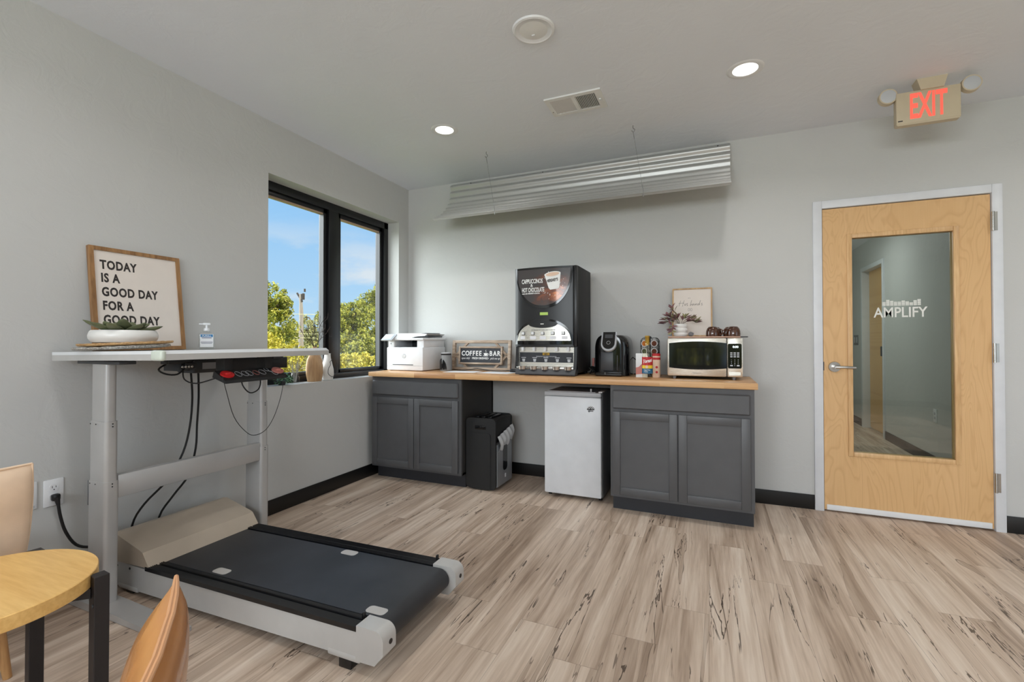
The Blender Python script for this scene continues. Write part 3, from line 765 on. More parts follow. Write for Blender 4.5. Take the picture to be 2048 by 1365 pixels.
# ------------------------------------------------------------------ mini fridge
t = thing('mini_fridge', 'small white fridge under the counter between the shredder and right cabinet', 'fridge', (1.79, -0.24, 0))
MB().box((1.580, -0.415, 0.022), (2.014, -0.035, 0.795), 0.006).build('body', 'fridgeside', t)
m = MB(); m.box((1.577, -0.468, 0.030), (2.012, -0.418, 0.762), 0.012)
dr = m.build('door', 'fridge', t)
m = MB(); m.box((1.577, -0.470, 0.7625), (2.012, -0.418, 0.797), 0.010).box((1.60, -0.466, 0.797), (1.97, -0.44, 0.801), 0.001)
m.build('door_cap', 'lgrey', dr)
m = MB()
m.box((1.990, -0.46, 0.797), (2.020, -0.38, 0.806), 0.003)
m.build('hinge', 'white', t)
MB().cyl((1.93, -0.435, 0.797), (1.93, -0.435, 0.822), 0.006, n=12).build('hinge_pin', 'white', t)
bx, bz = 1.935, 0.672
m = MB(); r = 0.028
m.prism([(r*math.cos(a), r*math.sin(a)) for a in [PI*i/16 for i in range(17)]], (bx, -0.4685, bz), X, Z, (0, -0.0012, 0))
m.mat(1)
for r1, r2 in ((0.024, 0.0195), (0.0145, 0.010)):
    m.prism([(r1*math.cos(PI*i/14), r1*math.sin(PI*i/14)) for i in range(1, 14)] + [(r2*math.cos(PI*i/14), r2*math.sin(PI*i/14)) for i in range(13, 0, -1)], (bx-0.001, -0.4698, bz+0.003), X, Z, (0, -0.0006, 0))
m.mat(0).text('igloo', 0.020, lambda x, y, d: Vector((bx+x, -0.4688-d, bz-0.012+y)), align='CENTER', bold=0.0006)
m.build('logo', ['black', 'white'], dr, label='small black arched logo with igloo lettering')
for fx in (1.60, 1.99):
    for fy in (-0.39, -0.06): MB().cyl((fx, fy, 0), (fx, fy, 0.023), 0.014, n=12).build('foot', 'black', t)

# ------------------------------------------------------------------ paper shredder
t = thing('paper_shredder', 'black upright paper shredder with a silver bin under the counter', 'shredder', (1.07, -0.37, 0))
x0, x1, y0, y1 = 0.940, 1.200, -0.535, -0.205
m = MB(); pf = roundrect(x1-x0, 0.555, 0.035, 5, (x0+x1)/2, 0.012+0.2775)
m.prism(pf, (0, y0, 0), X, Z, (0, 0.022, 0), True)
m.prism(roundrect(x1-x0, 0.555, 0.035, 5, (x0+x1)/2, 0.012+0.2775), (0, y1-0.022, 0), X, Z, (0, 0.022, 0), True)
m.box((x0+0.006, y0+0.02, 0.02), (x1-0.03, y1-0.02, 0.555), 0.004)
m.box((x1-0.035, y0+0.02, 0.40), (x1-0.001, y1-0.02, 0.560), 0.012)
m.build('casing', 'blackmatt', t, sharp=30)
m = MB(); m.prism(roundrect(0.176, 0.44, 0.02, 4, 1.068, 0.23), (0, y0-0.001, 0), X, Z, (0, -0.004, 0)); m.build('front_panel', 'blackmatt', t)
MB().box((1.020, y0-0.004, 0.478), (1.114, y0+0.004, 0.508), 0.004).build('front_window', 'gloss', t)
m = MB()
for k in range(3): m.box((0.985+k*0.055, y0+0.07, 0.558), (1.02+k*0.055, y1-0.06, 0.569), 0.003)
m.build('paper_slot', 'black', t)
m = MB()
xs = x1-0.020
m.prism([(y0+0.022, 0.03), (y1-0.022, 0.03), (y1-0.022, 0.40), (y0+0.022, 0.36)], (xs, 0, 0), Y, Z, (0.026, 0, 0))
bn = m.build('bin', 'shredsilver', t)
MB().prism(roundrect(0.085, 0.24, 0.03, 4, -0.365, 0.255), (xs+0.0262, 0, 0), Y, Z, (0.0012, 0, 0)).build('bin_window', 'gloss', bn)
MB().prism(roundrect(0.022, 0.03, 0.004, 3, -0.36, 0.09), (xs+0.0262, 0, 0), Y, Z, (0.001, 0, 0)).build('bin_badge', 'white', bn)
m = MB()
def bagf(u, v):
    y = y0+0.026 + (y1-y0-0.045)*u
    z = 0.30+0.06*u + 0.125*v + 0.012*math.sin(u*17)*(1-v)
    return Vector((xs+0.029 + 0.018*math.sin(v*PI) + 0.007*math.sin(u*29+v*5)*(1-0.5*v), y, z))
m.grid(bagf, 26, 8); m.build('bin_liner', 'bagwhite', t, sharp=80)

# ------------------------------------------------------------------ printer
t = thing('printer', 'white multifunction laser printer at the left end of the counter', 'printer', (0.26, -0.24, CT))
m = MB(); m.box((0.068, -0.42, 0.918), (0.452, -0.045, 1.123), 0.010)
m.box((0.085, -0.415, 1.118), (0.145, -0.06, 1.186), 0.004).box((0.378, -0.40, 1.118), (0.448, -0.06, 1.186), 0.004).box((0.10, -0.12, 1.118), (0.44, -0.05, 1.186), 0.004)
m.build('body', 'white', t)
m = MB()
m.box((0.145, -0.40, 1.1232), (0.378, -0.13, 1.126)).box((0.145, -0.14, 1.124), (0.378, -0.122, 1.184))
m.build('output_tray', 'dgrey', t)
m = MB(); m.box((0.092, -0.425, 1.183), (0.458, -0.045, 1.205), 0.006)
lid = m.build('scanner_lid', 'white', t)
m = MB()
m.prism([(0.0, 0.0), (0.16, 0.0), (0.21, 0.012), (0.30, 0.016), (0.325, 0.034), (0.20, 0.040), (0.02, 0.040)], (0.130, -0.36, 1.206), X, Z, (0, 0.30, 0))
m.build('document_feeder', 'white', lid)
m = MB()
m.box((0.30, -0.34, 1.236), (0.43, -0.10, 1.242), 0.002, rot=Matrix.Rotation(math.radians(-6), 3, 'Y'))
m.box((0.33, -0.33, 1.210), (0.45, -0.10, 1.222), 0.002)
m.build('paper_guide', 'dgrey', lid)
m = MB(); R_ = Matrix.Rotation(math.radians(42), 3, 'X')
m.box((0.048, -0.462, 1.186), (0.162, -0.40, 1.200), 0.003, rot=None)
m.prism([(-0.475, 1.186), (-0.40, 1.240), (-0.392, 1.228), (-0.46, 1.178)], (0.045, 0, 0), Y, Z, (0.118, 0, 0))
cp = m.build('control_panel', 'lgrey', t)
MB().prism([(-0.4664, 1.1936), (-0.4105, 1.2337), (-0.4117, 1.2353), (-0.4676, 1.1952)], (0.060, 0, 0), Y, Z, (0.088, 0, 0)).build('touch_screen', 'screen', cp)
m = MB(); m.box((0.135, -0.4225, 0.966), (0.352, -0.419, 0.972)).box((0.069, -0.4205, 0.9585), (0.452, -0.4195, 0.9598))
m.build('tray_slot', 'dgrey', t)
m = MB(); m.cyl((0.255, -0.4205, 1.045), (0.255, -0.4225, 1.045), 0.021, n=32)
lg = m.build('logo', 'lgrey', t)
MB().text('hp', 0.032, lambda x, y, d: Vector((0.255+x, -0.4226-d, 1.039+y)), align='CENTER', shear=0.25).build('lettering', 'inkwhite', lg)
m = MB(); m.box((0.108, -0.4165, 1.150), (0.116, -0.4145, 1.158)); m.build('power_button', 'dgrey', t)
for fx in (0.10, 0.42):
    for fy in (-0.39, -0.08): MB().cyl((fx, fy, CT), (fx, fy, 0.919), 0.012, n=12).build('foot', 'black', t)

# ------------------------------------------------------------------ small grey canister
t = thing('desk_canister', 'small grey and black cylinder standing between the printer and coffee sign', 'canister', (0.585, -0.255, CT))
MB().lathe((0.585, -0.255, CT), [(0.052, 0.0), (0.055, 0.01), (0.054, 0.08), (0.047, 0.135), (0.045, 0.140)], 32).build('body', 'canister', t)
MB().lathe((0.585, -0.255, CT), [(0.0455, 0.1395), (0.047, 0.150), (0.045, 0.152)], 32).build('band', 'black', t)
MB().lathe((0.585, -0.255, CT), [(0.0445, 0.152), (0.046, 0.160), (0.030, 0.164), (0.0, 0.164)], 32).build('cap', 'lgrey', t)
m = MB()
def arch(u, v):
    a = -PI/2 - 0.30 + (u-0.5)*1.9; hh = 0.012 + (0.108-0.012)*v*math.sqrt(max(0.02, 1-(2*u-1)**2)); r = 0.0563 - 0.004*max(0, (hh-0.08)/0.05)
    return Vector((0.585+r*math.cos(a), -0.255+r*math.sin(a), CT+hh))
m.grid(arch, 20, 6); m.build('front_window', 'gloss', t)

# ------------------------------------------------------------------ COFFEE BAR sign
t = thing('coffee_bar_sign', 'rustic wooden frame sign reading COFFEE BAR in white on black', 'sign', (0.855, -0.09, CT))
sx0, sx1, sz0, sz1 = 0.566, 1.148, CT+0.001, 1.184
lean = Matrix.Rotation(math.radians(-5), 4, 'X'); piv = Vector((0, -0.115, CT))
def L_(mb):   # lean the sign back towards the wall
    for v in mb.bm.verts: v.co = lean @ (v.co - piv) + piv
    return mb
w = 0.026
m = MB()
m.box((sx0, -0.13, sz0), (sx0+w, -0.098, sz1), 0.002).box((sx1-w, -0.13, sz0), (sx1, -0.098, sz1), 0.002).box((sx0+w, -0.13, sz1-w), (sx1-w, -0.098, sz1), 0.002).box((sx0+w, -0.13, sz0), (sx1-w, -0.098, sz0+w), 0.002)
L_(m).build('outer_frame', 'weathered', t)
ix0, ix1, iz0, iz1 = 0.640, 1.074, 0.968, 1.128
m = MB()
m.box((ix0, -0.142, iz0), (ix0+0.016, -0.112, iz1), 0.002).box((ix1-0.016, -0.142, iz0), (ix1, -0.112, iz1), 0.002).box((ix0+0.016, -0.142, iz1-0.016), (ix1-0.016, -0.112, iz1), 0.002).box((ix0+0.016, -0.142, iz0), (ix1-0.016, -0.112, iz0+0.016), 0.002)
L_(m).build('inner_frame', 'weathered', t)
for qx, qz, sgx, sgz in ((sx0+w, sz1-w, 1, -1), (sx1-w, sz1-w, -1, -1), (sx0+w, sz0+w, 1, 1), (sx1-w, sz0+w, -1, 1)):
    a = 0.135; b = 0.135; hw = 0.026
    m = MB().prism([(0, sgz*b), (0, sgz*(b-hw)), (sgx*(a-hw), 0), (sgx*a, 0)], (qx, -0.124, qz), X, Z, (0, 0.018, 0))
    L_(m).build('corner_brace', 'weathered', t)
brd = L_(MB().box((ix0+0.014, -0.132, iz0+0.014), (ix1-0.014, -0.122, iz1-0.014))).build('board', 'chalk', t)
cx = (ix0+ix1)/2
m = MB()
pl = lambda ox, oz: (lambda x, y, d: Vector((ox+x, -0.1322-d, oz+y)))
def serif(mb, txt, x, z, h, adv):
    """roman capitals with slab serifs"""
    for ch in txt:
        mb.text(ch, h*1.36, pl(x, z), xs=0.86, bold=0.0012)
        wd = adv.get(ch, 0.7)*h
        bars = {'F': [(0.10, 0), ], 'E': [], 'B': [], 'A': [(0.06, 0), (0.80, 0)], 'R': [(0.12, 0), (0.80, 0)], 'C': [], 'O': []}[ch]
        for f, zz in bars: mb.box((x+f*wd-0.0045, -0.1334, z+zz*h-0.0006), (x+f*wd+0.0085, -0.1322, z+zz*h+0.0022))
        x += wd+0.0035
    return x
adv = {'C': 0.80, 'O': 0.92, 'F': 0.62, 'E': 0.66, 'B': 0.74, 'A': 0.80, 'R': 0.78}
serif(m, 'COFFEE', ix0+0.026, 1.046, 0.044, adv)
serif(m, 'BAR', ix1-0.128, 1.046, 0.044, adv)
# cup with steam between the words
ux = ix0+0.270
m.prism([(-0.020, 0.022), (0.020, 0.022), (0.015, 0.006), (0.006, 0.002), (-0.006, 0.002), (-0.015, 0.006)], (ux, -0.1322, 1.046), X, Z, (0, -0.0012, 0))
m.prism([(-0.028, 0.001), (0.028, 0.001), (0.018, -0.004), (-0.018, -0.004)], (ux, -0.1322, 1.046), X, Z, (0, -0.0012, 0))
m.tube([(ux+0.018, -0.133, 1.064), (ux+0.029, -0.133, 1.062), (ux+0.026, -0.133, 1.053), (ux+0.015, -0.133, 1.053)], 0.0016, 5)
m.tube([(ux-0.002, -0.133, 1.070), (ux+0.006, -0.133, 1.080), (ux-0.003, -0.133, 1.088), (ux+0.004, -0.133, 1.096)], 0.0016, 5)
m.text('open daily', 0.026, pl(ix0+0.026, 1.014), xs=0.80, shear=0.35)
m.text('\u00b7FRESH BREWED\u00b7', 0.025, pl(cx, 1.014), xs=0.92, align='CENTER', bold=0.0005)
m.text('pick me up', 0.026, pl(ix1-0.026, 1.014), xs=0.80, shear=0.35, align='RIGHT')
m.box((ix1-0.030, -0.1332, 0.987), (ix1-0.020, -0.1322, 0.988))
L_(m).build('lettering', 'inkwhite', brd, label='white lettering COFFEE BAR, open daily, FRESH BREWED')

# papers lying on the counter
def paper(cx, cy, w, h, rz, z, label, mat='paper'):
    o = MB().box((-w/2, -h/2, 0), (w/2, h/2, 0.0012)).build('paper_sheet', mat)
    o.location = (cx, cy, z); o.rotation_euler = (0, 0, rz)
    return tag(o, label, 'paper', 'paper sheets on the counter')
paper(0.80, -0.33, 0.279, 0.216, math.radians(6), CT+0.0004, 'left white sheet of paper lying flat in front of the coffee sign')
paper(1.13, -0.33, 0.279, 0.216, math.radians(-4), CT+0.0004, 'right white sheet of paper lying beside the drinks machine')
m = MB()
m.tube([(0.60, -0.17, CT+0.006), (0.75, -0.20, CT+0.006), (0.88, -0.215, CT+0.022), (1.00, -0.23, CT+0.010), (1.12, -0.245, CT+0.010), (1.20, -0.25, CT+0.016)], 0.0038, 8)
m.mat(1).box((1.20, -0.266, CT+0.003), (1.262, -0.232, CT+0.030), 0.008)
o = m.build('counter_cable', ['cable', 'black']); tag(o, 'thin black cord with a plug snaking over the papers by the coffee sign', 'cord')

# ------------------------------------------------------------------ cappuccino dispenser
t = thing('cappuccino_dispenser', 'tall black cappuccino and hot chocolate machine with a lit picture panel', 'coffee machine', (1.585, -0.27, CT))
dx0, dx1 = 1.335, 1.833; dxc = (dx0+dx1)/2; dhw = (dx1-dx0)/2
def fy(x):      # bowed door front
    u = (x-dxc)/dhw; return -0.445 - 0.040*math.sqrt(max(0.0, 1-u*u*0.96))
MB().box((dx0+0.004, -0.43, CT+0.02), (dx1, -0.035, 1.744), 0.006).build('cabinet_body', 'blackmatt', t)
def strip(m, xa, xb, top, bot, d, nu=28, nv=4, side=0.0):
    def fn(u, v):
        x = xa+(xb-xa)*u; zt, zb = top(x), bot(x); return Vector((x, fy(x)-d, zb+(zt-zb)*v))
    m.grid(fn, nu, nv)
    if side:      # rim back to the surface
        def f2(u, v):
            x = xa+(xb-xa)*u; return Vector((x, fy(x)-d+v*side, top(x)))
        def f3(u, v):
            x = xa+(xb-xa)*u; return Vector((x, fy(x)-d+v*side, bot(x)))
        m.grid(f2, nu, 1); m.grid(f3, nu, 1)
    return m
zdoor0 = 1.132
m = MB()
strip(m, dx0+0.001, dx1-0.030, lambda x: 1.740, lambda x: zdoor0, 0.0, 32, 8, 0.10)
m.box((dx1-0.032, -0.462, zdoor0), (dx1-0.001, -0.40, 1.742), 0.006).box((dx0+0.001, -0.452, zdoor0), (dx0+0.02, -0.40, 1.742), 0.004)
m.box((dx0+0.02, -0.47, zdoor0-0.002), (dx1-0.02, -0.42, zdoor0+0.01), 0.003)
frontdoor = m.build('front_door', 'black', t)
# shield-shaped picture
sc, sw = dxc-0.008, 0.214
ztop = 1.728
def shield(s, zb):
    def bot(x):
        u = min(1.0, abs(x-sc)/(sw*s)); return ztop-0.02 - (ztop-0.02-zb)*math.sqrt(max(0.0, 1-u**2.2))
    return bot
m = MB(); strip(m, sc-sw*1.06, sc+sw*1.06, lambda x: ztop+0.008, shield(1.06, 1.424), 0.010, 48, 8, 0.011)
m.build('picture_rim', 'gloss', frontdoor)
m = MB(); strip(m, sc-sw, sc+sw, lambda x: ztop-0.006, shield(1.0, 1.446), 0.0125, 48, 10, 0.003)
picm = m
onp = lambda ox, oz: (lambda x, y, d: Vector((ox+x, fy(ox+x)-0.0130-d, oz+y)))
m = MB()
m.text('CAPPUCCINOS', 0.047, onp(1.402, 1.617), xs=0.545, bold=0.0008, depth=0.0008)
m.text('&', 0.034, onp(1.486, 1.590), align='CENTER', depth=0.0008)
m.text('HOT CHOCOLATE', 0.047, onp(1.404, 1.551), xs=0.465, bold=0.0008, depth=0.0008)
m.text("made with HERSHEY'S COCOA", 0.0135, onp(1.404, 1.535), xs=0.83, bold=0.0004, depth=0.0008)
picparts = [m.build('lettering', 'inkwhite', frontdoor, label='white lettering CAPPUCCINOS & HOT CHOCOLATE')]
def onf(pts, d):
    return [Vector((x, fy(x)-d, z)) for x, z in pts]
m = MB()
cupc = 1.654
m.faces(onf([(cupc-0.062, 1.672), (cupc+0.062, 1.684), (cupc+0.054, 1.583), (cupc+0.045, 1.568), (cupc-0.018, 1.562), (cupc-0.030, 1.575)], 0.0142), [(0, 1, 2, 3, 4, 5)])
el = [(cupc+0.063*math.cos(a), 1.679+0.020*math.sin(a)+0.006*math.cos(a)) for a in [2*PI*i/24 for i in range(24)]]
m.faces(onf(el, 0.0145), [tuple(range(24))])
m.mat(1).faces(onf([(cupc+0.052*math.cos(a), 1.679+0.0145*math.sin(a)+0.005*math.cos(a)) for a in [2*PI*i/24 for i in range(24)]], 0.0149), [tuple(range(24))])
m.mat(2).text("HERSHEY'S", 0.030, lambda x, y, d: Vector((cupc-0.044+x, fy(cupc-0.044+x)-0.0144-d, 1.618+y+0.13*x)), xs=0.60, bold=0.001, depth=0.0005)
picparts.append(m.build('printed_cup', ['inkwhite', 'cream', 'ink'], frontdoor, label='printed white paper cup'))
random.seed(3)
picm.mat(1)
for q in range(46):
    a = random.uniform(0, 2*PI); rr = random.uniform(0.07, 0.125); px = cupc-0.005+rr*0.85*math.cos(a); pz = 1.60+rr*0.9*math.sin(a); s_ = random.uniform(0.0012, 0.0032)
    if pz > 1.70 or px < 1.575 or px > dxc+sw*0.8: continue
    picm.faces(onf([(px-s_, pz), (px, pz-s_*1.5), (px+s_, pz), (px, pz+s_*1.5)], 0.0140), [(0, 1, 2, 3)])
pic = picm.build('picture_panel', ['poster', 'inkwhite'], frontdoor)
for o in picparts: o.parent = pic
MB().box((dxc-0.034, fy(dxc)-0.003, 1.372), (dxc+0.030, fy(dxc)+0.01, 1.394), 0.001).build('display', 'lcd', frontdoor)
# arched stainless button panel with a black eyebrow above
def arc_(h0, h1, s):
    return lambda x: h0 + (h1-h0)*math.sqrt(max(0.0, 1-min(1, abs(x-sc)/(sw*s))**2.3))
m = MB(); strip(m, sc-sw*1.10, sc+sw*1.06, arc_(1.155, 1.345, 1.10), lambda x: 1.150, 0.006, 44, 6, 0.008); m.build('panel_hood', 'gloss', frontdoor)
m = MB(); strip(m, sc-sw*1.0, sc+sw*1.0, arc_(1.185, 1.318, 1.0), lambda x: 1.178, 0.011, 44, 6, 0.006); bp = m.build('button_panel', 'steel', frontdoor)
m = MB(); strip(m, sc-0.115, sc+0.115, lambda x: 1.305+0.022*math.sqrt(max(0, 1-((x-sc)/0.1151)**2)), lambda x: 1.305-0.030*math.sqrt(max(0, 1-((x-sc)/0.1151)**2)), 0.017, 24, 4, 0.010); kp = m.build('key_badge', 'black', frontdoor)
MB().box((sc-0.016, fy(sc)-0.0185, 1.302), (sc+0.010, fy(sc)-0.0172, 1.308)).build('badge_mark', 'inkwhite', kp)
for i in range(5):
    bxx = sc + (i-2)*0.0800; yy = fy(bxx)
    b_ = MB().box((bxx-0.015, yy-0.017, 1.222), (bxx+0.013, yy-0.008, 1.247), 0.002).build('button_bezel', 'black', bp)
    MB().box((bxx-0.013, yy-0.019, 1.225), (bxx+0.009, yy-0.0165, 1.245), 0.001).build('push_button', 'white', b_)
    lw = 0.021 if i < 4 else 0.028
    MB().box((bxx-lw-0.003, yy-0.0125, 1.189), (bxx+lw+0.003, yy-0.0105, 1.213)).build('flavour_label', 'paper', bp)
m = MB()
for q in range(34):
    a = sc-0.095+q*0.0057; m.box((a, fy(a)-0.0125, 1.257), (a+random.uniform(0.002, 0.0052), fy(a)-0.0105, 1.2615))
m.build('fine_print', 'ink', bp)
# dispensing bay
m = MB(); bx0, bx1 = 1.362, 1.800
m.box((bx0-0.012, -0.436, 0.968), (bx1+0.012, -0.428, 1.135))
bay = m.build('splash_panel', 'steel', t)
m = MB(); m.prism([(-0.432, 1.134), (-0.452, 1.134), (-0.462, 1.03), (-0.478, 0.964), (-0.432, 0.964)], (dx0+0.004, 0, 0), Y, Z, (0.022, 0, 0)); m.build('side_fin', 'black', t)
m = MB(); m.prism([(-0.432, 1.134), (-0.452, 1.134), (-0.462, 1.03), (-0.478, 0.964), (-0.432, 0.964)], (dx1-0.026, 0, 0), Y, Z, (0.024, 0, 0))
m.build('side_fin', 'black', t)
for i in range(5):
    nx = 1.398 + i*0.091; MB().box((nx-0.010, -0.462, 1.098), (nx+0.010, -0.437, 1.132), 0.003).build('spout', 'white', t)
gr = MB().box((bx0+0.004, -0.4385, 1.012), (bx1-0.004, -0.4355, 1.088)).build('graphic_strip', 'chalk', bay)
m = MB()
m.text('RELEASE BUTTON WHEN CUP IS 3/4 FULL', 0.0098, lambda x, y, d: Vector((1.585+x, -0.4387-d, 1.054+y)), align='CENTER', xs=0.9, bold=0.0002)
for i in range(5):
    nx = 1.398 + i*0.0915
    m.prism([(-0.019, 0.0365), (0.019, 0.0365), (0.019, 0.031), (-0.019, 0.031)], (nx, -0.4387, 1.014), X, Z, (0, -0.0008, 0))
    m.prism([(-0.013, 0.024), (0.013, 0.024), (0.009, 0.002), (-0.009, 0.002)], (nx, -0.4387, 1.014), X, Z, (0, -0.0008, 0))
m.build('lettering', 'lgrey', gr)
m = MB(); m.box((1.555, -0.4395, 1.067), (1.610, -0.4385, 1.086)); kb = m.build('gold_badge', 'gold', gr)
MB().text('KEY', 0.015, lambda x, y, d: Vector((1.5825+x, -0.4396-d, 1.070+y)), align='CENTER', bold=0.0006).build('lettering', 'ink', kb)
m = MB(); m.box((bx0-0.008, -0.478, 0.958), (bx1+0.008, -0.440, 0.980), 0.004)
for i in range(5):
    nx = 1.402 + i*0.091; m.cyl((nx, -0.468, 0.984), (nx, -0.468, 0.958), 0.033, 0.030, 24)
m.build('cup_rest', 'chrome', t)
m = MB(); m.prism([(-0.43, 0), (-0.43, 0.044), (-0.478, 0.044), (-0.502, 0.008), (-0.500, 0)], (1.352, 0, 0.919), Y, Z, (0.474, 0, 0))
m.build('drip_tray', 'dgrey', t)
for fx in (1.38, 1.80):
    for fyy in (-0.45, -0.08): MB().cyl((fx, fyy, CT), (fx, fyy, 0.936), 0.016, n=12).build('foot', 'black', t)

# cables and adapter between the machines
m = MB(); random.seed(11)
for q in range(6):
    pts = [(1.855+random.uniform(0, 0.07), -0.16+random.uniform(-0.06, 0.06), CT+0.006+random.uniform(0, 0.055)) for _ in range(6)]
    m.tube(pts, 0.0035, 7)
o = m.build('power_cord_bundle', 'cable'); tag(o, 'tangled black power cords between the drinks machine and pod coffee maker', 'cords')
t = thing('power_adapter', 'grey plug adapter leaning among the tangled cords on the counter', 'adapter', (1.905, -0.10, CT))
MB().box((1.880, -0.115, CT+0.002), (1.918, -0.075, CT+0.085), 0.005).build('body', 'grey', t)
MB().box((1.862, -0.112, CT+0.06), (1.879, -0.085, CT+0.125), 0.003).build('plug', 'pink', t)

# ------------------------------------------------------------------ pod coffee maker
t = thing('pod_coffee_maker', 'gloss black single-serve coffee maker with a silver-rimmed lid', 'coffee maker', (2.055, -0.22, CT))
kx0, kx1 = 1.925, 2.188; kc = (kx0+kx1)/2
def kbody(u, v):
    a = 2*PI*u; hw = (kx1-kx0)/2
    z = CT+0.004 + v*0.300
    s = 1.0 if v < 0.62 else math.sqrt(max(0.0, 1-((v-0.62)/0.385)**2.6))*0.42+0.58
    cxx, cyy = math.cos(a), math.sin(a); pw = 0.45
    ex = math.copysign(abs(cxx)**pw, cxx)*hw*s; ey = math.copysign(abs(cyy)**pw, cyy)*0.155
    return Vector((kc+ex, -0.195+ey, z))
m = MB(); m.grid(kbody, 56, 26)
m.faces([kbody(i/56, 1) for i in range(56)], [tuple(range(56))]); m.faces([kbody(i/56, 0) for i in range(56)], [tuple(range(56))[::-1]])
m.build('housing', 'gloss', t, sharp=50)
# brew head: rounded tongue sloping forward
def tongue(hw, h, y0, rz):
    return [(hw*math.cos(a), -h+ (hw*0.9)*(1+math.sin(a)) if False else rz+hw*math.sin(a)) for a in [PI + PI*i/14 for i in range(15)]] + [(hw, h), (-hw, h)]
hd = Vector((2.048, -0.348, 1.162)); hu = X; hvv = Vector((0, 0.42, 0.907)); hn = hu.cross(hvv)
m = MB(); m.prism(tongue(0.056, 0.078, 0, -0.018), hd, hu, hvv, hn*-0.055 if hn.y > 0 else hn*0.022)
ring = m.build('lid_ring', 'lgrey', t)
nfront = Vector((0, -0.907, 0.42))
m = MB(); m.prism(tongue(0.045, 0.076, 0, -0.016), hd + nfront*0.023, hu, hvv, nfront*0.005); face = m.build('lid_face', 'gloss', ring)
m = MB(); m.prism(roundrect(0.058, 0.030, 0.003, 3, 0.0, 0.040), hd + nfront*0.0285, hu, hvv, nfront*0.001); m.build('screen', 'dgrey', face)
m = MB(); pts = [hd + nfront*0.0292 + hu*0.013*math.cos(a) + hvv*(-0.012+0.013*math.sin(a)) for a in [2*PI*i/20 for i in range(20)]]
m.tube(pts, 0.0013, 5, 0, True); m.build('brew_button', 'lgrey', face)
MB().box((1.985, -0.352, 0.955), (2.078, -0.346, 1.092), 0.008).build('cup_bay', 'dgrey', t)
m = MB(); m.box((1.948, -0.392, CT), (2.150, -0.335, CT+0.024), 0.012).box((1.955, -0.386, CT+0.022), (2.143, -0.340, CT+0.028), 0.003); m.build('drip_tray', 'gloss', t)
m = MB(); m.box((2.105, -0.356, 0.96), (2.112, -0.349, 1.07), 0.003); m.build('side_trim', 'dgrey', t)
m = MB(); m.tube([(2.185, -0.12, 1.05), (2.25, -0.14, 1.00), (2.30, -0.10, 0.955), (2.24, -0.08, CT+0.01), (2.19, -0.10, CT+0.004)], 0.0035, 7); m.build('power_lead', 'cable', t)

# ------------------------------------------------------------------ syrup, carton, creamer and pods
t = thing('syrup_bottle', 'clear glass syrup bottle with a red, yellow and blue label and gold neck', 'bottle', (2.335, -0.45, CT))
c = (2.335, -0.45, CT)
MB().lathe(c, [(0.030, 0.0), (0.0355, 0.004), (0.036, 0.155), (0.033, 0.175), (0.019, 0.205), (0.0155, 0.225), (0.0145, 0.285), (0.0160, 0.288), (0.0160, 0.296), (0.0, 0.296)], 32).build('glass', 'bottleglass', t)
MB().lathe(c, [(0.0152, 0.232), (0.0152, 0.286), (0.0168, 0.289), (0.0168, 0.298), (0.0, 0.299)], 24).build('neck_foil', 'gold', t)
def wrap(m, z0, z1, r, a0=-PI*0.95, a1=-PI*0.05):
    m.grid(lambda u, v: Vector((c[0]+r*math.cos(a0+(a1-a0)*u), c[1]+r*math.sin(a0+(a1-a0)*u), c[2]+z0+(z1-z0)*v)), 20, 1)
m = MB(); wrap(m, 0.092, 0.150, 0.0368); m.mat(1); wrap(m, 0.070, 0.092, 0.0368); m.mat(2); wrap(m, 0.035, 0.070, 0.0368)
lb = m.build('label', ['redlabel', 'yellow', 'teal'], t)
cylp = lambda ox, oz, rr: (lambda x, y, d: Vector((c[0]+(rr+d)*math.sin((ox+x)/rr), c[1]-(rr+d)*math.cos((ox+x)/rr), c[2]+oz+y)))
m = MB(); m.text('Torani', 0.034, lambda x, y, d: cylp(-0.030, 0.106, 0.0369)(x, y+x*0.18, d), xs=0.72, shear=0.25, bold=0.001, depth=0.0006)
m.text('Sugar Free', 0.012, cylp(-0.018, 0.056, 0.0369), xs=0.8, depth=0.0006); m.text('Vanilla', 0.012, cylp(-0.018, 0.044, 0.0369), xs=0.8, depth=0.0006)
m.build('lettering', 'inkwhite', lb)
m = MB(); m.lathe(Vector(cylp(0.0, 0.082, 0.0369)(0, 0, 0)), [(0.0, 0.001), (0.010, 0.0008), (0.010, 0.0)], 16, axis=(0, -1, 0)); m.build('round_emblem', 'cream', lb)
t = thing('sweetener_box', 'white and red carton behind the syrup bottle on its left', 'carton', (2.282, -0.36, CT))
MB().box((2.246, -0.385, CT), (2.326, -0.335, CT+0.172), 0.002).build('carton', 'white', t)
m = MB(); m.prism([(0.0, 0.02), (0.079, 0.03), (0.079, 0.115), (0.045, 0.10), (0.02, 0.075), (0.0, 0.07)], (2.2465, -0.3853, CT), X, Z, (0, -0.0006, 0))
pr = m.build('red_print', 'pink', t)
t = thing('creamer_canister', 'tan canister with a red lid band behind the syrup bottle on its right', 'canister', (2.384, -0.352, CT))
c2 = (2.384, -0.352, CT)
MB().lathe(c2, [(0.027, 0.0), (0.029, 0.003), (0.029, 0.128), (0.027, 0.132)], 28).build('body', 'cream', t)
m = MB().lathe(c2, [(0.0295, 0.128), (0.0295, 0.168), (0.026, 0.172), (0.0, 0.172)], 28); m.mat(1).lathe(c2, [(0.0298, 0.144), (0.0298, 0.154)], 28); m.build('lid', ['redlabel', 'cream'], t)
m = MB()
for zz, rr in ((0.075, 0.0085), (0.040, 0.0085)):
    m.lathe((c2[0]+0.006, c2[1]-0.0285, CT+zz), [(0.0, 0.0012), (rr, 0.0008), (rr, 0.0)], 16, axis=(0.2, -0.98, 0))
m.build('red_dots', 'redlabel', t)
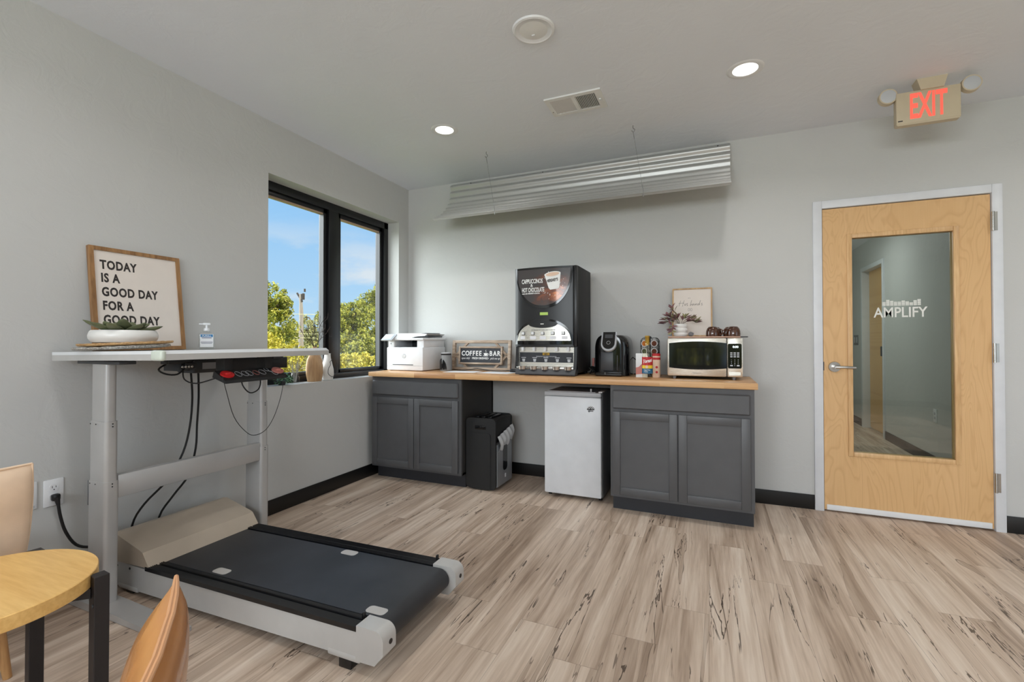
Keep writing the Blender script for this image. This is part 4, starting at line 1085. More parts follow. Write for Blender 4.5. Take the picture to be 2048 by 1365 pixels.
t = thing('pod_carousel', 'black wire carousel holding coffee pods behind the syrup bottle', 'pod rack', (2.325, -0.20, CT))
cc = Vector((2.325, -0.20, CT))
MB().lathe(cc, [(0.075, 0.0), (0.078, 0.004), (0.070, 0.010), (0.0, 0.012)], 32).build('base', 'black', t)
MB().cyl(cc+Vector((0, 0, 0.01)), cc+Vector((0, 0, 0.285)), 0.005, n=10).sphere(cc+Vector((0, 0, 0.288)), 0.010, 12, 8).build('post', 'black', t)
podspots = []
m = MB()
for k in range(6):
    a = -PI/2 + PI/6 + k*PI/3; d = Vector((math.cos(a), math.sin(a), 0)); sd = Vector((-d.y, d.x, 0))
    for e_ in (-1, 1): m.tube([cc+d*0.062+sd*e_*0.024+Vector((0, 0, 0.012)), cc+d*0.064+sd*e_*0.026+Vector((0, 0, 0.15)), cc+d*0.060+sd*e_*0.024+Vector((0, 0, 0.275)), cc+Vector((0, 0, 0.280))], 0.0016, 5)
    for zz in (0.065, 0.125, 0.185, 0.243):
        m.tube([cc+d*0.066+sd*0.026*math.cos(b)+Vector((0, 0, zz+0.026*math.sin(b))) for b in [2*PI*i/12 for i in range(12)]], 0.0013, 5, 0, True)
        if k in (5, 0): podspots.append((a, zz))
m.build('wire_frame', 'black', t)
lbls = {(0, 3): 'coffee pod with a brown lid, top right in the wire carousel', (5, 3): 'coffee pod with an orange lid, top left in the wire carousel', (0, 2): 'coffee pod with a brown lid, lower right in the wire carousel', (5, 2): 'coffee pod with a pale green lid, lower left in the wire carousel'}
for k in (5, 0):
    a = -PI/2 + PI/6 + k*PI/3; d = Vector((math.cos(a), math.sin(a), 0))
    for q in (3, 2):
        zz = (0.065, 0.125, 0.185, 0.243)[q]; p = cc + d*0.068 + Vector((0, 0, zz))
        pd = thing('coffee_pod', lbls[(k, q)], 'coffee pod', p, group='coffee pods in the wire carousel')
        MB().lathe(p, [(0.016, -0.040), (0.0175, -0.038), (0.0225, -0.002), (0.0250, 0.0), (0.0250, 0.003), (0.020, 0.0032)], 20, axis=d).build('cup', 'white', pd)
        MB().lathe(p, [(0.0205, 0.0025), (0.019, 0.0036), (0.0, 0.0038)], 20, axis=d).build('foil_lid', {5: {3: 'podorange', 2: 'suc'}, 0: {3: 'podbrown', 2: 'podbrown'}}[k][q], pd)

# ------------------------------------------------------------------ microwave
t = thing('microwave', 'stainless steel microwave with a black glass door at the counter end', 'microwave', (2.70, -0.23, CT))
mx0, mx1, mz0, mz1, my = 2.464, 2.939, 0.934, 1.196, -0.42
MB().box((mx0+0.004, my+0.02, mz0+0.004), (mx1-0.004, -0.06, mz1-0.003), 0.004).build('case', 'dgrey', t)
split = 2.842
m = MB(); m.box((mx0, my, mz0), (split-0.001, my+0.03, mz1), 0.010); dr = m.build('door', 'steel', t)
def dglass(u, v):
    x = 2.477+(split-0.002-2.477)*u; a = 1-(2*u-1)**2
    zb = 0.992-0.012*a*0.9+0.0; zt = 1.160+0.012*a
    return Vector((x, my-0.0015-0.004*a, zb+(zt-zb)*v))
m = MB(); m.grid(dglass, 24, 6)
for vv in (0, 1): m.grid(lambda u, w: dglass(u, vv)+Vector((0, 0.006*w, 0)), 24, 1)
dg_ = m.build('door_glass', 'gloss', dr)
m = MB()
def dwin(u, v):
    p = dglass(0.15+0.63*u, 0.14+0.62*v); return p+Vector((0, -0.0008, 0))
m.grid(dwin, 16, 4); m.build('door_window', 'mesh_window', dg_)
m = MB(); m.box((split+0.001, my, mz0), (mx1, my+0.03, mz1), 0.010); cp = m.build('control_side', 'steel', t)
m = MB(); m.prism(roundrect(0.083, 0.164, 0.010, 4, 2.889, 1.075), (0, my-0.0002, 0), X, Z, (0, -0.0025, 0)); kb = m.build('control_panel', 'gloss', cp)
m = MB(); m.text('0:00', 0.020, lambda x, y, d: Vector((2.894+x, my-0.0028-d, 1.129+y)), align='CENTER', bold=0.0005); m.build('clock_digits', 'led', kb, label='lit white clock digits')
m = MB()
for r_ in range(3):
    for c_ in range(3):
        m.box((2.862+c_*0.020, my-0.0034, 1.092+(-r_)*0.0125), (2.876+c_*0.020, my-0.0026, 1.099+(-r_)*0.0125))
for r_, row in enumerate(('123', '456', '789', '.0.')):
    for c_, ch in enumerate(row):
        if ch == '.': m.box((2.861+c_*0.020, my-0.0034, 1.008), (2.877+c_*0.020, my-0.0026, 1.016))
        else: m.text(ch, 0.0105, lambda x, y, d, c_=c_, r_=r_: Vector((2.869+c_*0.020+x, my-0.0028-d, 1.046-r_*0.0125+y)), align='CENTER')
m.build('keypad', 'lgrey', kb)
MB().text('INSIGNIA', 0.012, lambda x, y, d: Vector((2.655+x, my-0.0002-d, 0.953+y)), align='CENTER', spacing=1.15).build('lettering', 'grey', dr)
m = MB(); m.prism(roundrect(0.07, 0.022, 0.004, 3, 2.889, 0.958), (0, my-0.0002, 0), X, Z, (0, -0.0012, 0)); m.build('door_release', 'steel', cp)
for fx in (2.51, 2.885):
    for fyy in (-0.385, -0.10): MB().cyl((fx, fyy, CT), (fx, fyy, 0.939), 0.009, 0.014, n=14).build('foot', 'grey' if fyy < -0.2 else 'black', t)

MT = mz1+0.001
t = thing('serving_board', 'thin pinkish wooden board with a dark ring handle lying on the microwave', 'board', (2.70, -0.24, MT))
MB().box((2.470, -0.41, MT), (2.930, -0.08, MT+0.010), 0.003).build('board', 'boardpink', t)
m = MB(); m.tube([Vector((2.945, -0.40, MT+0.005)) + Vector((0.022*math.cos(a), 0.016*math.sin(a), 0)) for a in [2*PI*i/14 for i in range(14)]], 0.0038, 7, 0, True)
m.build('ring_handle', 'dgrey', t)
BT = MT+0.010
# framed print leaning on the wall
t = thing('framed_print', 'light oak framed print with grey script leaning on the wall above the microwave', 'picture', (2.61, -0.10, BT))
lean2 = Matrix.Rotation(math.radians(-10), 4, 'X'); piv2 = Vector((0, -0.085, BT))
def L2(mb):
    for v in mb.bm.verts: v.co = lean2 @ (v.co - piv2) + piv2
    return mb
fx0, fx1, fz0, fz1 = 2.474, 2.756, BT+0.001, BT+0.375; fw = 0.009
m = MB(); m.box((fx0, -0.097, fz0), (fx0+fw, -0.080, fz1)).box((fx1-fw, -0.097, fz0), (fx1, -0.080, fz1)).box((fx0+fw, -0.097, fz1-fw), (fx1-fw, -0.080, fz1)).box((fx0+fw, -0.097, fz0), (fx1-fw, -0.080, fz0+fw))
L2(m).build('frame', 'lightoak', t)
pr = L2(MB().box((fx0+fw-0.001, -0.091, fz0+fw-0.001), (fx1-fw+0.001, -0.084, fz1-fw+0.001))).build('print', 'canvas', t)
m = MB()
hand = {  # pen strokes for the script line
    'strokes': [[(0, 0.0), (0.012, 0.05), (0.016, 0.062)], [(0.030, -0.004), (0.040, 0.045), (0.046, 0.062)], [(-0.004, 0.030), (0.02, 0.034), (0.045, 0.036)],
                [(0.048, 0.006), (0.054, 0.028), (0.053, 0.008), (0.060, 0.010)], [(0.064, 0.024), (0.074, 0.030), (0.066, 0.018), (0.076, 0.010), (0.066, 0.003)],
                [(0.096, 0.0), (0.104, 0.040), (0.110, 0.064), (0.102, 0.030), (0.098, 0.006), (0.110, 0.022), (0.114, 0.004)],
                [(0.130, 0.022), (0.120, 0.022), (0.118, 0.008), (0.130, 0.018), (0.130, 0.006)], [(0.138, 0.006), (0.142, 0.024), (0.141, 0.010), (0.152, 0.024), (0.153, 0.006)],
                [(0.172, 0.022), (0.162, 0.020), (0.162, 0.006), (0.174, 0.020), (0.184, 0.060), (0.176, 0.026), (0.176, 0.006)], [(0.192, 0.024), (0.200, 0.030), (0.191, 0.018), (0.201, 0.010), (0.190, 0.003)]]}
sx_, sz_ = 2.522, BT+0.236
for st in hand['strokes']: m.tube([Vector((sx_+a*0.83, -0.0915, sz_+b*0.72)) for a, b in st], 0.0011, 5, 4)
for dx_ in (0.082, 0.094): m.sphere((sx_+dx_*0.83, -0.0915, sz_+0.062), 0.0022, 8, 6)
for dx_ in (0.086, 0.106): m.tube([Vector((sx_+dx_*0.83+0.006*math.cos(a), -0.0915, sz_-0.028+0.011*math.sin(a))) for a in [2*PI*i/10 for i in range(10)]], 0.0008, 5, 0, True)
L2(m).build('script_lettering', 'inkgrey', pr, label='grey handwritten lettering His hands')

# potted plant with purple leaves
def leaf_blade(m, p, d, up, ln, wd, curl=0.25, n=6):
    d = Vector(d).normalized(); side = d.cross(Vector(up)); side = side.normalized() if side.length > 1e-4 else d.orthogonal().normalized(); nn = side.cross(d)
    vs = []
    for i in range(n+1):
        f = i/n; w_ = wd*math.sin(PI*min(0.985, f*0.97+0.02))**0.8*(1-0.25*f)
        c_ = Vector(p) + d*ln*f - nn*curl*ln*f*f
        vs += [c_+side*w_*0.5+nn*w_*0.12, c_, c_-side*w_*0.5+nn*w_*0.12]
    fs = []
    for i in range(n):
        a = i*3
        fs += [(a, a+1, a+4, a+3), (a+1, a+2, a+5, a+4)]
    m.faces(vs, fs, True)
t = thing('potted_plant', 'purple-leaved plant in a ribbed white pot on the left of the microwave', 'plant', (2.545, -0.24, BT))
pc = Vector((2.543, -0.235, BT))
MB().lathe(pc, [(0.030, 0.0), (0.043, 0.004), (0.048, 0.016), (0.042, 0.030), (0.048, 0.042), (0.048, 0.052), (0.041, 0.064), (0.046, 0.076), (0.043, 0.090), (0.036, 0.093), (0.036, 0.085), (0.0, 0.082)], 32).build('pot', 'bowl', t)
m = MB(); ml = MB(); random.seed(5)
stems = []
for q in range(11):
    a = random.uniform(0, 2*PI); tilt = random.uniform(0.25, 0.95); ln = random.uniform(0.07, 0.15)
    if q < 3: a = PI + random.uniform(-0.4, 0.4); tilt = 0.7+0.22*q; ln = 0.11
    if q in (3, 4): a = random.uniform(-0.35, 0.2); tilt = 1.1; ln = 0.11
    d = Vector((math.cos(a)*math.sin(tilt)*1.15, math.sin(a)*math.sin(tilt)*0.55, math.cos(tilt)))
    p0 = pc+Vector((0, 0, 0.082)); p1 = p0+d*ln*0.55+Vector((0, 0, 0.01)); p2 = p0+d*ln+Vector((0, 0, -0.03*tilt))
    m.tube([p0, p1, p2], 0.0014, 5)
    for f in (0.4, 0.65, 0.85, 1.0):
        pp_ = p0.lerp(p2, f) + Vector((0, 0, 0.02*math.sin(PI*f)))
        for sgn in (-1, 1):
            dd = d + Vector((random.uniform(-0.9, 0.9), random.uniform(-0.5, 0.5), random.uniform(-0.3, 0.6)))
            leaf_blade(ml, pp_, dd, Vector((random.uniform(-0.4, 0.4), -0.6, 1)), random.uniform(0.036, 0.056), random.uniform(0.015, 0.024))
# a spray hanging over the left side
for q in range(9):
    pp_ = pc+Vector((-0.05-0.012*random.random(), -0.055, 0.085-0.007*q)); leaf_blade(ml, pp_, Vector((random.uniform(-1, 0.6), -0.3, random.uniform(-0.4, 0.3))), (0, -1, 0.4), random.uniform(0.034, 0.048), 0.017)
m.tube([pc+Vector((0, 0, 0.085)), pc+Vector((-0.04, -0.04, 0.09)), pc+Vector((-0.055, -0.055, 0.04)), pc+Vector((-0.055, -0.058, 0.012))], 0.0013, 5)
m.build('stems', 'bark', t); ml.build('leaves', 'purple', t, sharp=80)
m = MB(); b2 = bmesh.new(); bmesh.ops.create_icosphere(b2, subdivisions=1, radius=0.022)
random.seed(2)
for v in b2.verts: v.co = Vector((2.612, -0.235, BT+0.017)) + Vector((v.co.x*1.05, v.co.y*0.8, max(-0.017, v.co.z*0.95)))*random.uniform(0.85, 1.1); v.co.z = max(BT, v.co.z)
m.join(b2, False); o = m.build('faceted_stone', 'grey'); tag(o, 'small faceted grey stone beside the white pot on the microwave', 'ornament')

# mugs turned upside down
def mug(p, ang, label):
    p = Vector(p); tt = thing('mug', label, 'mug', p, group='brown mugs upside down on the microwave')
    MB().lathe(p, [(0.041, 0.0), (0.0435, 0.002), (0.0445, 0.016), (0.043, 0.036), (0.037, 0.054), (0.029, 0.064), (0.024, 0.067), (0.022, 0.0655), (0.0, 0.065)], 36).build('body', 'brown', tt)
    d = Vector((math.cos(ang), math.sin(ang), 0))
    MB().tube([p+d*0.041+Vector((0, 0, 0.046)), p+d*0.060+Vector((0, 0, 0.047)), p+d*0.068+Vector((0, 0, 0.030)), p+d*0.060+Vector((0, 0, 0.014)), p+d*0.042+Vector((0, 0, 0.012))], 0.0048, 9).build('handle', 'brown', tt)
mug((2.757, -0.30, BT), math.radians(-22), 'front left brown mug upside down on the microwave board')
mug((2.887, -0.30, BT), math.radians(206), 'front right brown mug upside down on the microwave board')
mug((2.772, -0.195, BT), math.radians(100), 'rear left brown mug upside down, half hidden behind another mug')
mug((2.869, -0.195, BT), math.radians(80), 'rear right brown mug upside down, half hidden behind another mug')

# ================================================================== standing desk
t = thing('standing_desk', 'grey height-adjustable standing desk with silver legs against the left wall', 'desk', (0.42, -2.28, 0))
def dz(x): return 1.1255 + 0.0125*(x-0.03)/0.79        # the top leans back a touch
ex0, ex1, ey0, ey1 = 0.030, 0.824, -2.724, -1.835
th = 0.0375
def outline(ins_f, ins_s, r):
    pts = []
    x0_, x1_, y0_, y1_ = ex0, ex1-ins_f, ey0+ins_s, ey1-ins_s
    for cxx, cyy, a0 in ((x1_-r, y1_-r, 0), (x0_+0.02, y1_-0.02, PI/2), (x0_+0.02, y0_+0.02, PI), (x1_-0.018, y0_+0.018, 1.5*PI)):
        rr = r if a0 == 0 else (0.018 if a0 == 1.5*PI else 0.02)
        for i in range(7):
            a = a0 + PI/2*i/6; pts.append((cxx+rr*math.cos(a), cyy+rr*math.sin(a)))
    return pts
o_top, o_out = outline(0.022, 0.0, 0.07), outline(0.0, 0.0, 0.075)
m = MB(); n = len(o_top)
A = [Vector((x, y, dz(x))) for x, y in o_top]; B = [Vector((x, y, dz(x)-0.013)) for x, y in o_out]; Cc = [Vector((x, y, dz(x)-th)) for x, y in o_out]
m.faces(A, [tuple(range(n))]).faces(A+B, [(i, (i+1) % n, n+(i+1) % n, n+i) for i in range(n)])
m.faces(Cc, [tuple(range(n))[::-1]])
m.mat(1).faces(B+Cc, [(i, (i+1) % n, n+(i+1) % n, n+i) for i in range(n)])
dtop = m.build('desktop', ['deskedge', 'desk'], t, sharp=25)
m = MB(); zc = dz(ex1)
m.box((ex1-0.066, ey0-0.0022, zc-th-0.002), (ex1+0.0022, ey0+0.020, zc+0.0015), 0.009, seg=3)
m.build('corner_tape', 'tape', dtop, label='pale green tape wrapped over the near front corner')
LX0_, LX1_ = 0.200, 0.333
def leg(y0_, y1_):
    stages = [(0.028, 0.560, 0.0), (0.555, 0.822, 0.0045), (0.817, 1.088, 0.0095)]
    for q, (za, zb, ins) in enumerate(stages):
        m = MB(); m.prism(roundrect(LX1_-LX0_-2*ins, y1_-y0_-2*ins*0.6, 0.014, 5, (LX0_+LX1_)/2, (y0_+y1_)/2), (0, 0, za), X, Y, (0, 0, zb-za), True)
        if q < 2:
            m.mat(1)
            for px in (0.22, 0.262): m.cyl((px, y0_+0.0005, zb-0.012), (px, y0_-0.0012, zb-0.012), 0.0026, n=8)
            for pz in (0.010, 0.022): m.cyl((LX1_-0.0005, y0_+0.028, zb-pz), (LX1_+0.0012, y0_+0.028, zb-pz), 0.0030, n=8)
        if q == 0: lg_ = m.build('leg', ['silver', 'blackmatt'], t)
        else: m.build('upper_column', ['silver', 'blackmatt'], lg_)
for ya, yb in ((-2.662, -2.606), (-1.902, -1.846)):
    leg(ya, yb)
    yc = (ya+yb)/2
    m = MB(); m.prism([(0.055, 0.002), (0.055, 0.020), (0.16, 0.034), (0.36, 0.034), (0.80, 0.018), (0.80, 0.002)], (0, yc-0.046, 0), X, Z, (0, 0.092, 0))
    m.build('foot', 'silver', t, sharp=20)
    for fx in (0.08, 0.77): MB().cyl((fx, yc, 0), (fx, yc, 0.006), 0.018, n=14).build('foot_pad', 'black', t)
    MB().box((0.12, ya-0.005, 1.074), (0.44, yb+0.005, 1.089), 0.003).build('top_bracket', 'dgrey', t)
MB().box((0.286, -2.608, 0.480), (0.326, -1.900, 0.582), 0.006).build('crossbar', 'silver', t)
m = MB(); m.box((0.36, -2.46, 1.066), (0.42, -2.28, 1.092), 0.003).box((0.34, -2.39, 1.040), (0.43, -2.335, 1.072), 0.003); m.build('control_bracket', 'black', t)
m = MB(); m.box((0.30, -2.345, 1.018), (0.425, -1.80, 1.082), 0.004); pb = m.build('motor_housing', 'black', t)
MB().box((0.424, -2.305, 1.036), (0.4262, -2.215, 1.068)).build('rating_sticker', 'grey', pb)
m = MB(); m.box((0.31, -2.352, 1.022), (0.428, -2.345, 1.078)).box((0.28, -2.40, 1.03), (0.40, -2.35, 1.07), 0.003); m.build('end_block', 'dgrey', pb)
m = MB()
for yy_ in (-2.405, -2.39, -2.375, -2.36): m.sphere((0.434, yy_, 1.052), 0.006, 10, 8, (0.5, 1, 1))
m.build('bolts', 'chrome', t)

# treadmill control console under the desk edge
t = thing('treadmill_console', 'small dark control console with red key slots under the desk front', 'control panel', (0.76, -2.27, 1.0))
c0 = Vector((0.775, -2.435, 1.000)); c1 = Vector((0.775, -2.115, 1.004)); back = Vector((-0.075, 0, 0.042))
ln = c1-c0
m = MB(); nrm = ln.cross(back).normalized()
if nrm.x < 0: nrm = -nrm
m.faces([c0, c1, c1+back, c0+back, c0+Vector((0.002, 0, -0.014)), c1+Vector((0.002, 0, -0.014)), c1+back+Vector((-0.01, 0, -0.03)), c0+back+Vector((-0.01, 0, -0.03))],
        [(0, 1, 2, 3), (4, 5, 1, 0), (5, 6, 2, 1), (6, 7, 3, 2), (7, 4, 0, 3), (7, 6, 5, 4)])
m.box((0.66, -2.40, 1.040), (0.72, -2.36, 1.098), 0.003).box((0.66, -2.19, 1.040), (0.72, -2.15, 1.098), 0.003)
bd = m.build('housing', 'blackmatt', t)
def onc(u, v, d=0.0012): return c0 + ln*u + back*v + nrm*d
def ell(m, u, v, a, b, d=0.0014, r=0.0007):
    m.tube([onc(u + a*math.cos(q)/ln.length, v + b*math.sin(q), d) for q in [2*PI*i/18 for i in range(18)]], r, 5, 0, True)
m = MB()
for u, a in ((0.28, 0.013), (0.385, 0.015), (0.455, 0.015), (0.67, 0.015)): ell(m, u, 0.5, a, 0.24)
ell(m, 0.78, 0.72, 0.010, 0.16); ell(m, 0.86, 0.32, 0.012, 0.2); m.tube([onc(0.78, 0.6), onc(0.82, 0.5), onc(0.83, 0.4)], 0.001, 5)
m.build('button_rings', 'lgrey', bd)
m = MB(); ell(m, 0.565, 0.5, 0.013, 0.22); m.build('stop_ring', 'pink', bd)
for u, mt, lab in ((0.115, 'red', 'red safety key socket'), (0.945, 'pink', 'worn red safety key socket')):
    m = MB(); ctr = onc(u, 0.52, 0.0); e1 = ln.normalized(); e2 = back.normalized()
    m.prism([(0.030*math.cos(q), 0.026*math.sin(q)) for q in [2*PI*i/24 for i in range(24)]], ctr, e1, e2, nrm*0.006, True)
    m.box(tuple(ctr+nrm*0.005-Vector((0.006, 0.012, 0.003))), tuple(ctr+nrm*0.009+Vector((0.006, 0.012, 0.003))), 0.002)
    k_ = m.build('safety_key', mt, bd, label=lab)
m = MB(); m.tube([(0.765, -2.44, 1.02), (0.77, -2.425, 0.95), (0.77, -2.389, 0.835), (0.77, -2.335, 0.762), (0.77, -2.288, 0.733), (0.77, -2.225, 0.748), (0.77, -2.174, 0.815), (0.77, -2.135, 0.92), (0.765, -2.118, 1.02)], 0.0016, 6); m.build('lanyard', 'cable', t)
m = MB(); m.tube([(0.72, -2.315, 1.01), (0.74, -2.325, 0.97), (0.75, -2.295, 0.932), (0.75, -2.25, 0.945), (0.74, -2.232, 0.985), (0.72, -2.236, 1.015)], 0.0030, 7)
m.tube([(0.70, -2.42, 1.01), (0.62, -2.46, 0.985), (0.52, -2.45, 1.0), (0.43, -2.40, 1.04)], 0.0030, 7); m.build('cable_loop', 'cable', t)

# cables hanging down behind the crossbar
m = MB(); m.tube([(0.33, -2.30, 1.016), (0.24, -2.235, 0.88), (0.215, -2.23, 0.73), (0.205, -2.258, 0.594), (0.20, -2.33, 0.47), (0.135, -2.40, 0.36), (0.066, -2.415, 0.25), (0.062, -2.42, 0.10), (0.05, -2.42, 0.012)], 0.0052, 8)
o = m.build('treadmill_cable', 'cable'); tag(o, 'thick black cable hanging behind the desk crossbar, the one bending further left', 'cable', 'black cables behind the desk')
m = MB(); m.tube([(0.31, -2.25, 1.016), (0.245, -2.205, 0.88), (0.21, -2.19, 0.728), (0.20, -2.19, 0.60), (0.18, -2.215, 0.46), (0.13, -2.26, 0.36), (0.066, -2.29, 0.25), (0.062, -2.30, 0.10), (0.05, -2.30, 0.012)], 0.0052, 8)
o = m.build('treadmill_cable', 'cable'); tag(o, 'thick black cable hanging behind the desk crossbar, the straighter one on the right', 'cable', 'black cables behind the desk')
m = MB(); m.tube([(0.32, -2.40, 1.07), (0.40, -2.49, 1.045), (0.42, -2.47, 1.022), (0.42, -2.42, 1.018), (0.42, -2.385, 1.045)], 0.0042, 7)
o = m.build('short_cable', 'cable'); tag(o, 'short black cable looping below the desktop near the near leg', 'cable')

# ================================================================== walking treadmill
t = thing('walking_treadmill', 'silver walking treadmill base with a black belt pushed under the standing desk', 'treadmill', (0.9, -2.245, 0))
ty0, ty1 = -2.522, -1.968
def tz(x): return 0.148 + 0.020*(x-0.40)/1.25          # deck height
def side(y0_, y1_):
    m = MB(); pts = [(0.085, 0.022), (0.085, 0.135), (0.40, tz(0.40)-0.014), (1.632, tz(1.63)-0.016), (1.655, 0.150), (1.655, 0.085), (1.612, 0.050), (1.50, 0.050), (0.40, 0.026)]
    m.prism(pts, (0, y0_, 0), X, Z, (0, y1_-y0_, 0)); return m.build('side_panel', 'tside', t)
side(ty0, ty0+0.012); side(ty1-0.012, ty1)
m = MB(); m.prism([(0.10, 0.05), (0.10, 0.12), (0.40, 0.125), (1.60, 0.140), (1.60, 0.07)], (0, ty0+0.012, 0), X, Z, (0, ty1-ty0-0.024, 0)); m.build('deck', 'blackmatt', t)
hp = [(0.400, 0.145), (0.352, 0.207), (0.335, 0.214), (0.135, 0.262), (0.105, 0.258), (0.090, 0.245), (0.090, 0.138), (0.16, 0.134)]
m = MB(); m.prism(hp, (0, ty0-0.002, 0), X, Z, (0, ty1-ty0+0.004, 0)); hood = m.build('motor_hood', 'hood', t, sharp=20)
m = MB()
for hx_, hz_ in ((0.155, 0.115), (0.255, 0.118)): m.sphere((hx_, ty0-0.001, hz_), 0.006, 10, 8, (1, 0.5, 1))
m.build('bolts', 'blackmatt', t)
MB().tube([(0.112, -2.520, 0.262), (0.108, -2.534, 0.268), (0.106, -2.540, 0.235), (0.112, -2.540, 0.180), (0.098, -2.534, 0.142), (0.086, -2.522, 0.128)], 0.004, 7).build('power_lead', 'cable', t)
m = MB()
by0, by1 = ty0+0.072, ty1-0.072
bp_ = []
for i in range(13): bp_.append((1.632+0.046*math.sin(PI*i/12), tz(1.632)-0.0485+0.046*math.cos(PI*i/12)))
top = [(0.36, tz(0.36)-0.0035)] + [(0.36+(1.632-0.36)*i/8, tz(0.36+(1.632-0.36)*i/8)-0.0025) for i in range(1, 9)] + bp_[1:] + [(0.36, tz(0.36)-0.10)]
vs = [Vector((x, by0, z)) for x, z in top] + [Vector((x, by1, z)) for x, z in top]; n = len(top)
m.faces(vs, [(i, i+1, n+i+1, n+i) for i in range(n-1)], True); m.faces(vs[:n], [tuple(range(n))]); m.faces(vs[n:], [tuple(range(n))[::-1]])
blt = m.build('belt', 'belt', t)
for sx_, sy_, rz_ in ((0.738, -2.418, 0), (1.142, -2.065, 0), (1.588, -2.412, 0)):
    z_ = tz(sx_)-0.0022
    m = MB(); m.prism(roundrect(0.085, 0.044, 0.016, 5, sx_, sy_), (0, 0, z_-0.0006), X, Vector((0, 1, 0)), (0, 0, 0.0014))
    for v in m.bm.verts: v.co.z += 0.016*(v.co.x-sx_)
    m.build('foot_sticker', 'sticker', blt)
for ya, yb in ((ty0-0.003, ty0+0.064), (ty1-0.064, ty1+0.003)):
    m = MB(); k = 9; flip = ya > -2.2
    def rz(x, i): return tz(x) + (0.0030 if i % 2 else 0.0)
    ys = [ya + (yb-ya)*i/(2*k) for i in range(2*k+1)]
    cross = []
    for i, y_ in enumerate(ys):
        g = 0.003 if (i % 2) else 0.0
        f = (i/(2*k)) if not flip else 1-i/(2*k)
        if 0.60 < f < 0.72: g = -0.006
        cross.append((y_, g))
    xa, xb = 0.372, 1.590
    vs = []
    for y_, g in cross: vs += [Vector((xa, y_, tz(xa)+g)), Vector((xb, y_, tz(xb)+g))]
    m.faces(vs, [(2*i, 2*i+1, 2*i+3, 2*i+2) for i in range(len(cross)-1)])
    for y_ in (ya, yb):
        m.faces([Vector((xa, y_, tz(xa))), Vector((xb, y_, tz(xb))), Vector((xb, y_, tz(xb)-0.018)), Vector((xa, y_, tz(xa)-0.018))], [(0, 1, 2, 3)])
    m.faces([Vector((xb, ya, tz(xb))), Vector((xb, yb, tz(xb))), Vector((xb, yb, tz(xb)-0.018)), Vector((xb, ya, tz(xb)-0.018))], [(0, 1, 2, 3)])
    m.build('side_rail', 'rail', t, sharp=10)
for ya, yb in ((ty0-0.006, ty0+0.066), (ty1-0.066, ty1+0.006)):
    zt = tz(1.64)+0.006; pts = []
    for i in range(7): a = PI/2 - PI/2*i/6; pts.append((1.672+0.036*math.cos(a), zt-0.036+0.036*math.sin(a)))
    pts += [(1.708, 0.095), (1.672, 0.052), (1.590, 0.050), (1.592, zt)]
    m = MB(); m.prism(pts, (0, ya, 0), X, Z, (0, yb-ya, 0), False)
    ec = m.build('end_cap', 'tside', t, sharp=32)
    yb_ = (ya+yb)/2+0.006
    MB().cyl((1.7075, yb_, 0.125), (1.7100, yb_, 0.125), 0.009, n=16).build('bolt', 'black', ec)
    m = MB(); m.box((1.575, (ya+yb)/2+0.012, tz(1.58)), (1.584, (ya+yb)/2+0.026, tz(1.58)+0.022), 0.002); m.build('belt_guide', 'black', ec)
for fx in (0.24, 1.53):
    for ys_ in (ty0+0.028, ty1-0.028):
        zt_ = 0.035 if fx < 1 else 0.058
        m = MB(); m.box((fx-0.075, ys_-0.03, zt_-0.020), (fx+0.075, ys_+0.03, zt_+0.004), 0.006); br = m.build('foot_bracket', 'tside', t)
        MB().box((fx-0.028, ys_-0.022, 0.0), (fx+0.028, ys_+0.022, zt_-0.018), 0.003).build('rubber_foot', 'black', t)

# ================================================================== things on the desk
t = thing('quote_picture', 'wood-framed cream picture with a good day quote leaning on the wall behind the desk', 'picture', (0.05, -2.38, dz(0.06)))
b0 = dz(0.08)+0.0034
xb_, xt_ = 0.078, 0.012; H_ = 0.505; dirz = Vector((xt_-xb_, 0, H_)).normalized(); hl = Vector((xt_-xb_, 0, H_)).length; nr = Vector((dirz.z, 0, -dirz.x))
O = Vector((xb_, -2.585, b0)); uy = Y; WD = 0.412
def pic_box(m, u0, u1, v0, v1, d0, d1):
    vs = [O+uy*u+dirz*v+nr*d for d in (d0, d1) for u, v in ((u0, v0), (u1, v0), (u1, v1), (u0, v1))]
    m.faces(vs, [(0, 1, 2, 3), (7, 6, 5, 4), (0, 4, 5, 1), (1, 5, 6, 2), (2, 6, 7, 3), (3, 7, 4, 0)]); return m
fw = 0.019
m = MB(); pic_box(m, 0, fw, 0, hl, -0.012, 0.010); pic_box(m, WD-fw, WD, 0, hl, -0.012, 0.010); pic_box(m, fw, WD-fw, 0, fw, -0.012, 0.010); pic_box(m, fw, WD-fw, hl-fw, hl, -0.012, 0.010)
m.build('frame', 'oak', t)
pr = pic_box(MB(), fw, WD-fw, fw, hl-fw, -0.009, 0.003).build('print', 'canvas', t)
m = MB()
for ln_, zz in (('TODAY', 0.402), ('IS A', 0.337), ('GOOD DAY', 0.268), ('FOR A', 0.200), ('GOOD DAY', 0.131)):
    m.text(ln_, 0.060, lambda x, y, d, zz=zz: O + uy*(0.044+x) + dirz*(zz+y) + nr*(0.0031+d), xs=0.70, bold=0.0022, depth=0.0006, spacing=1.12)
m.build('lettering', 'ink', pr, label='dark lettering TODAY IS A GOOD DAY FOR A GOOD DAY')

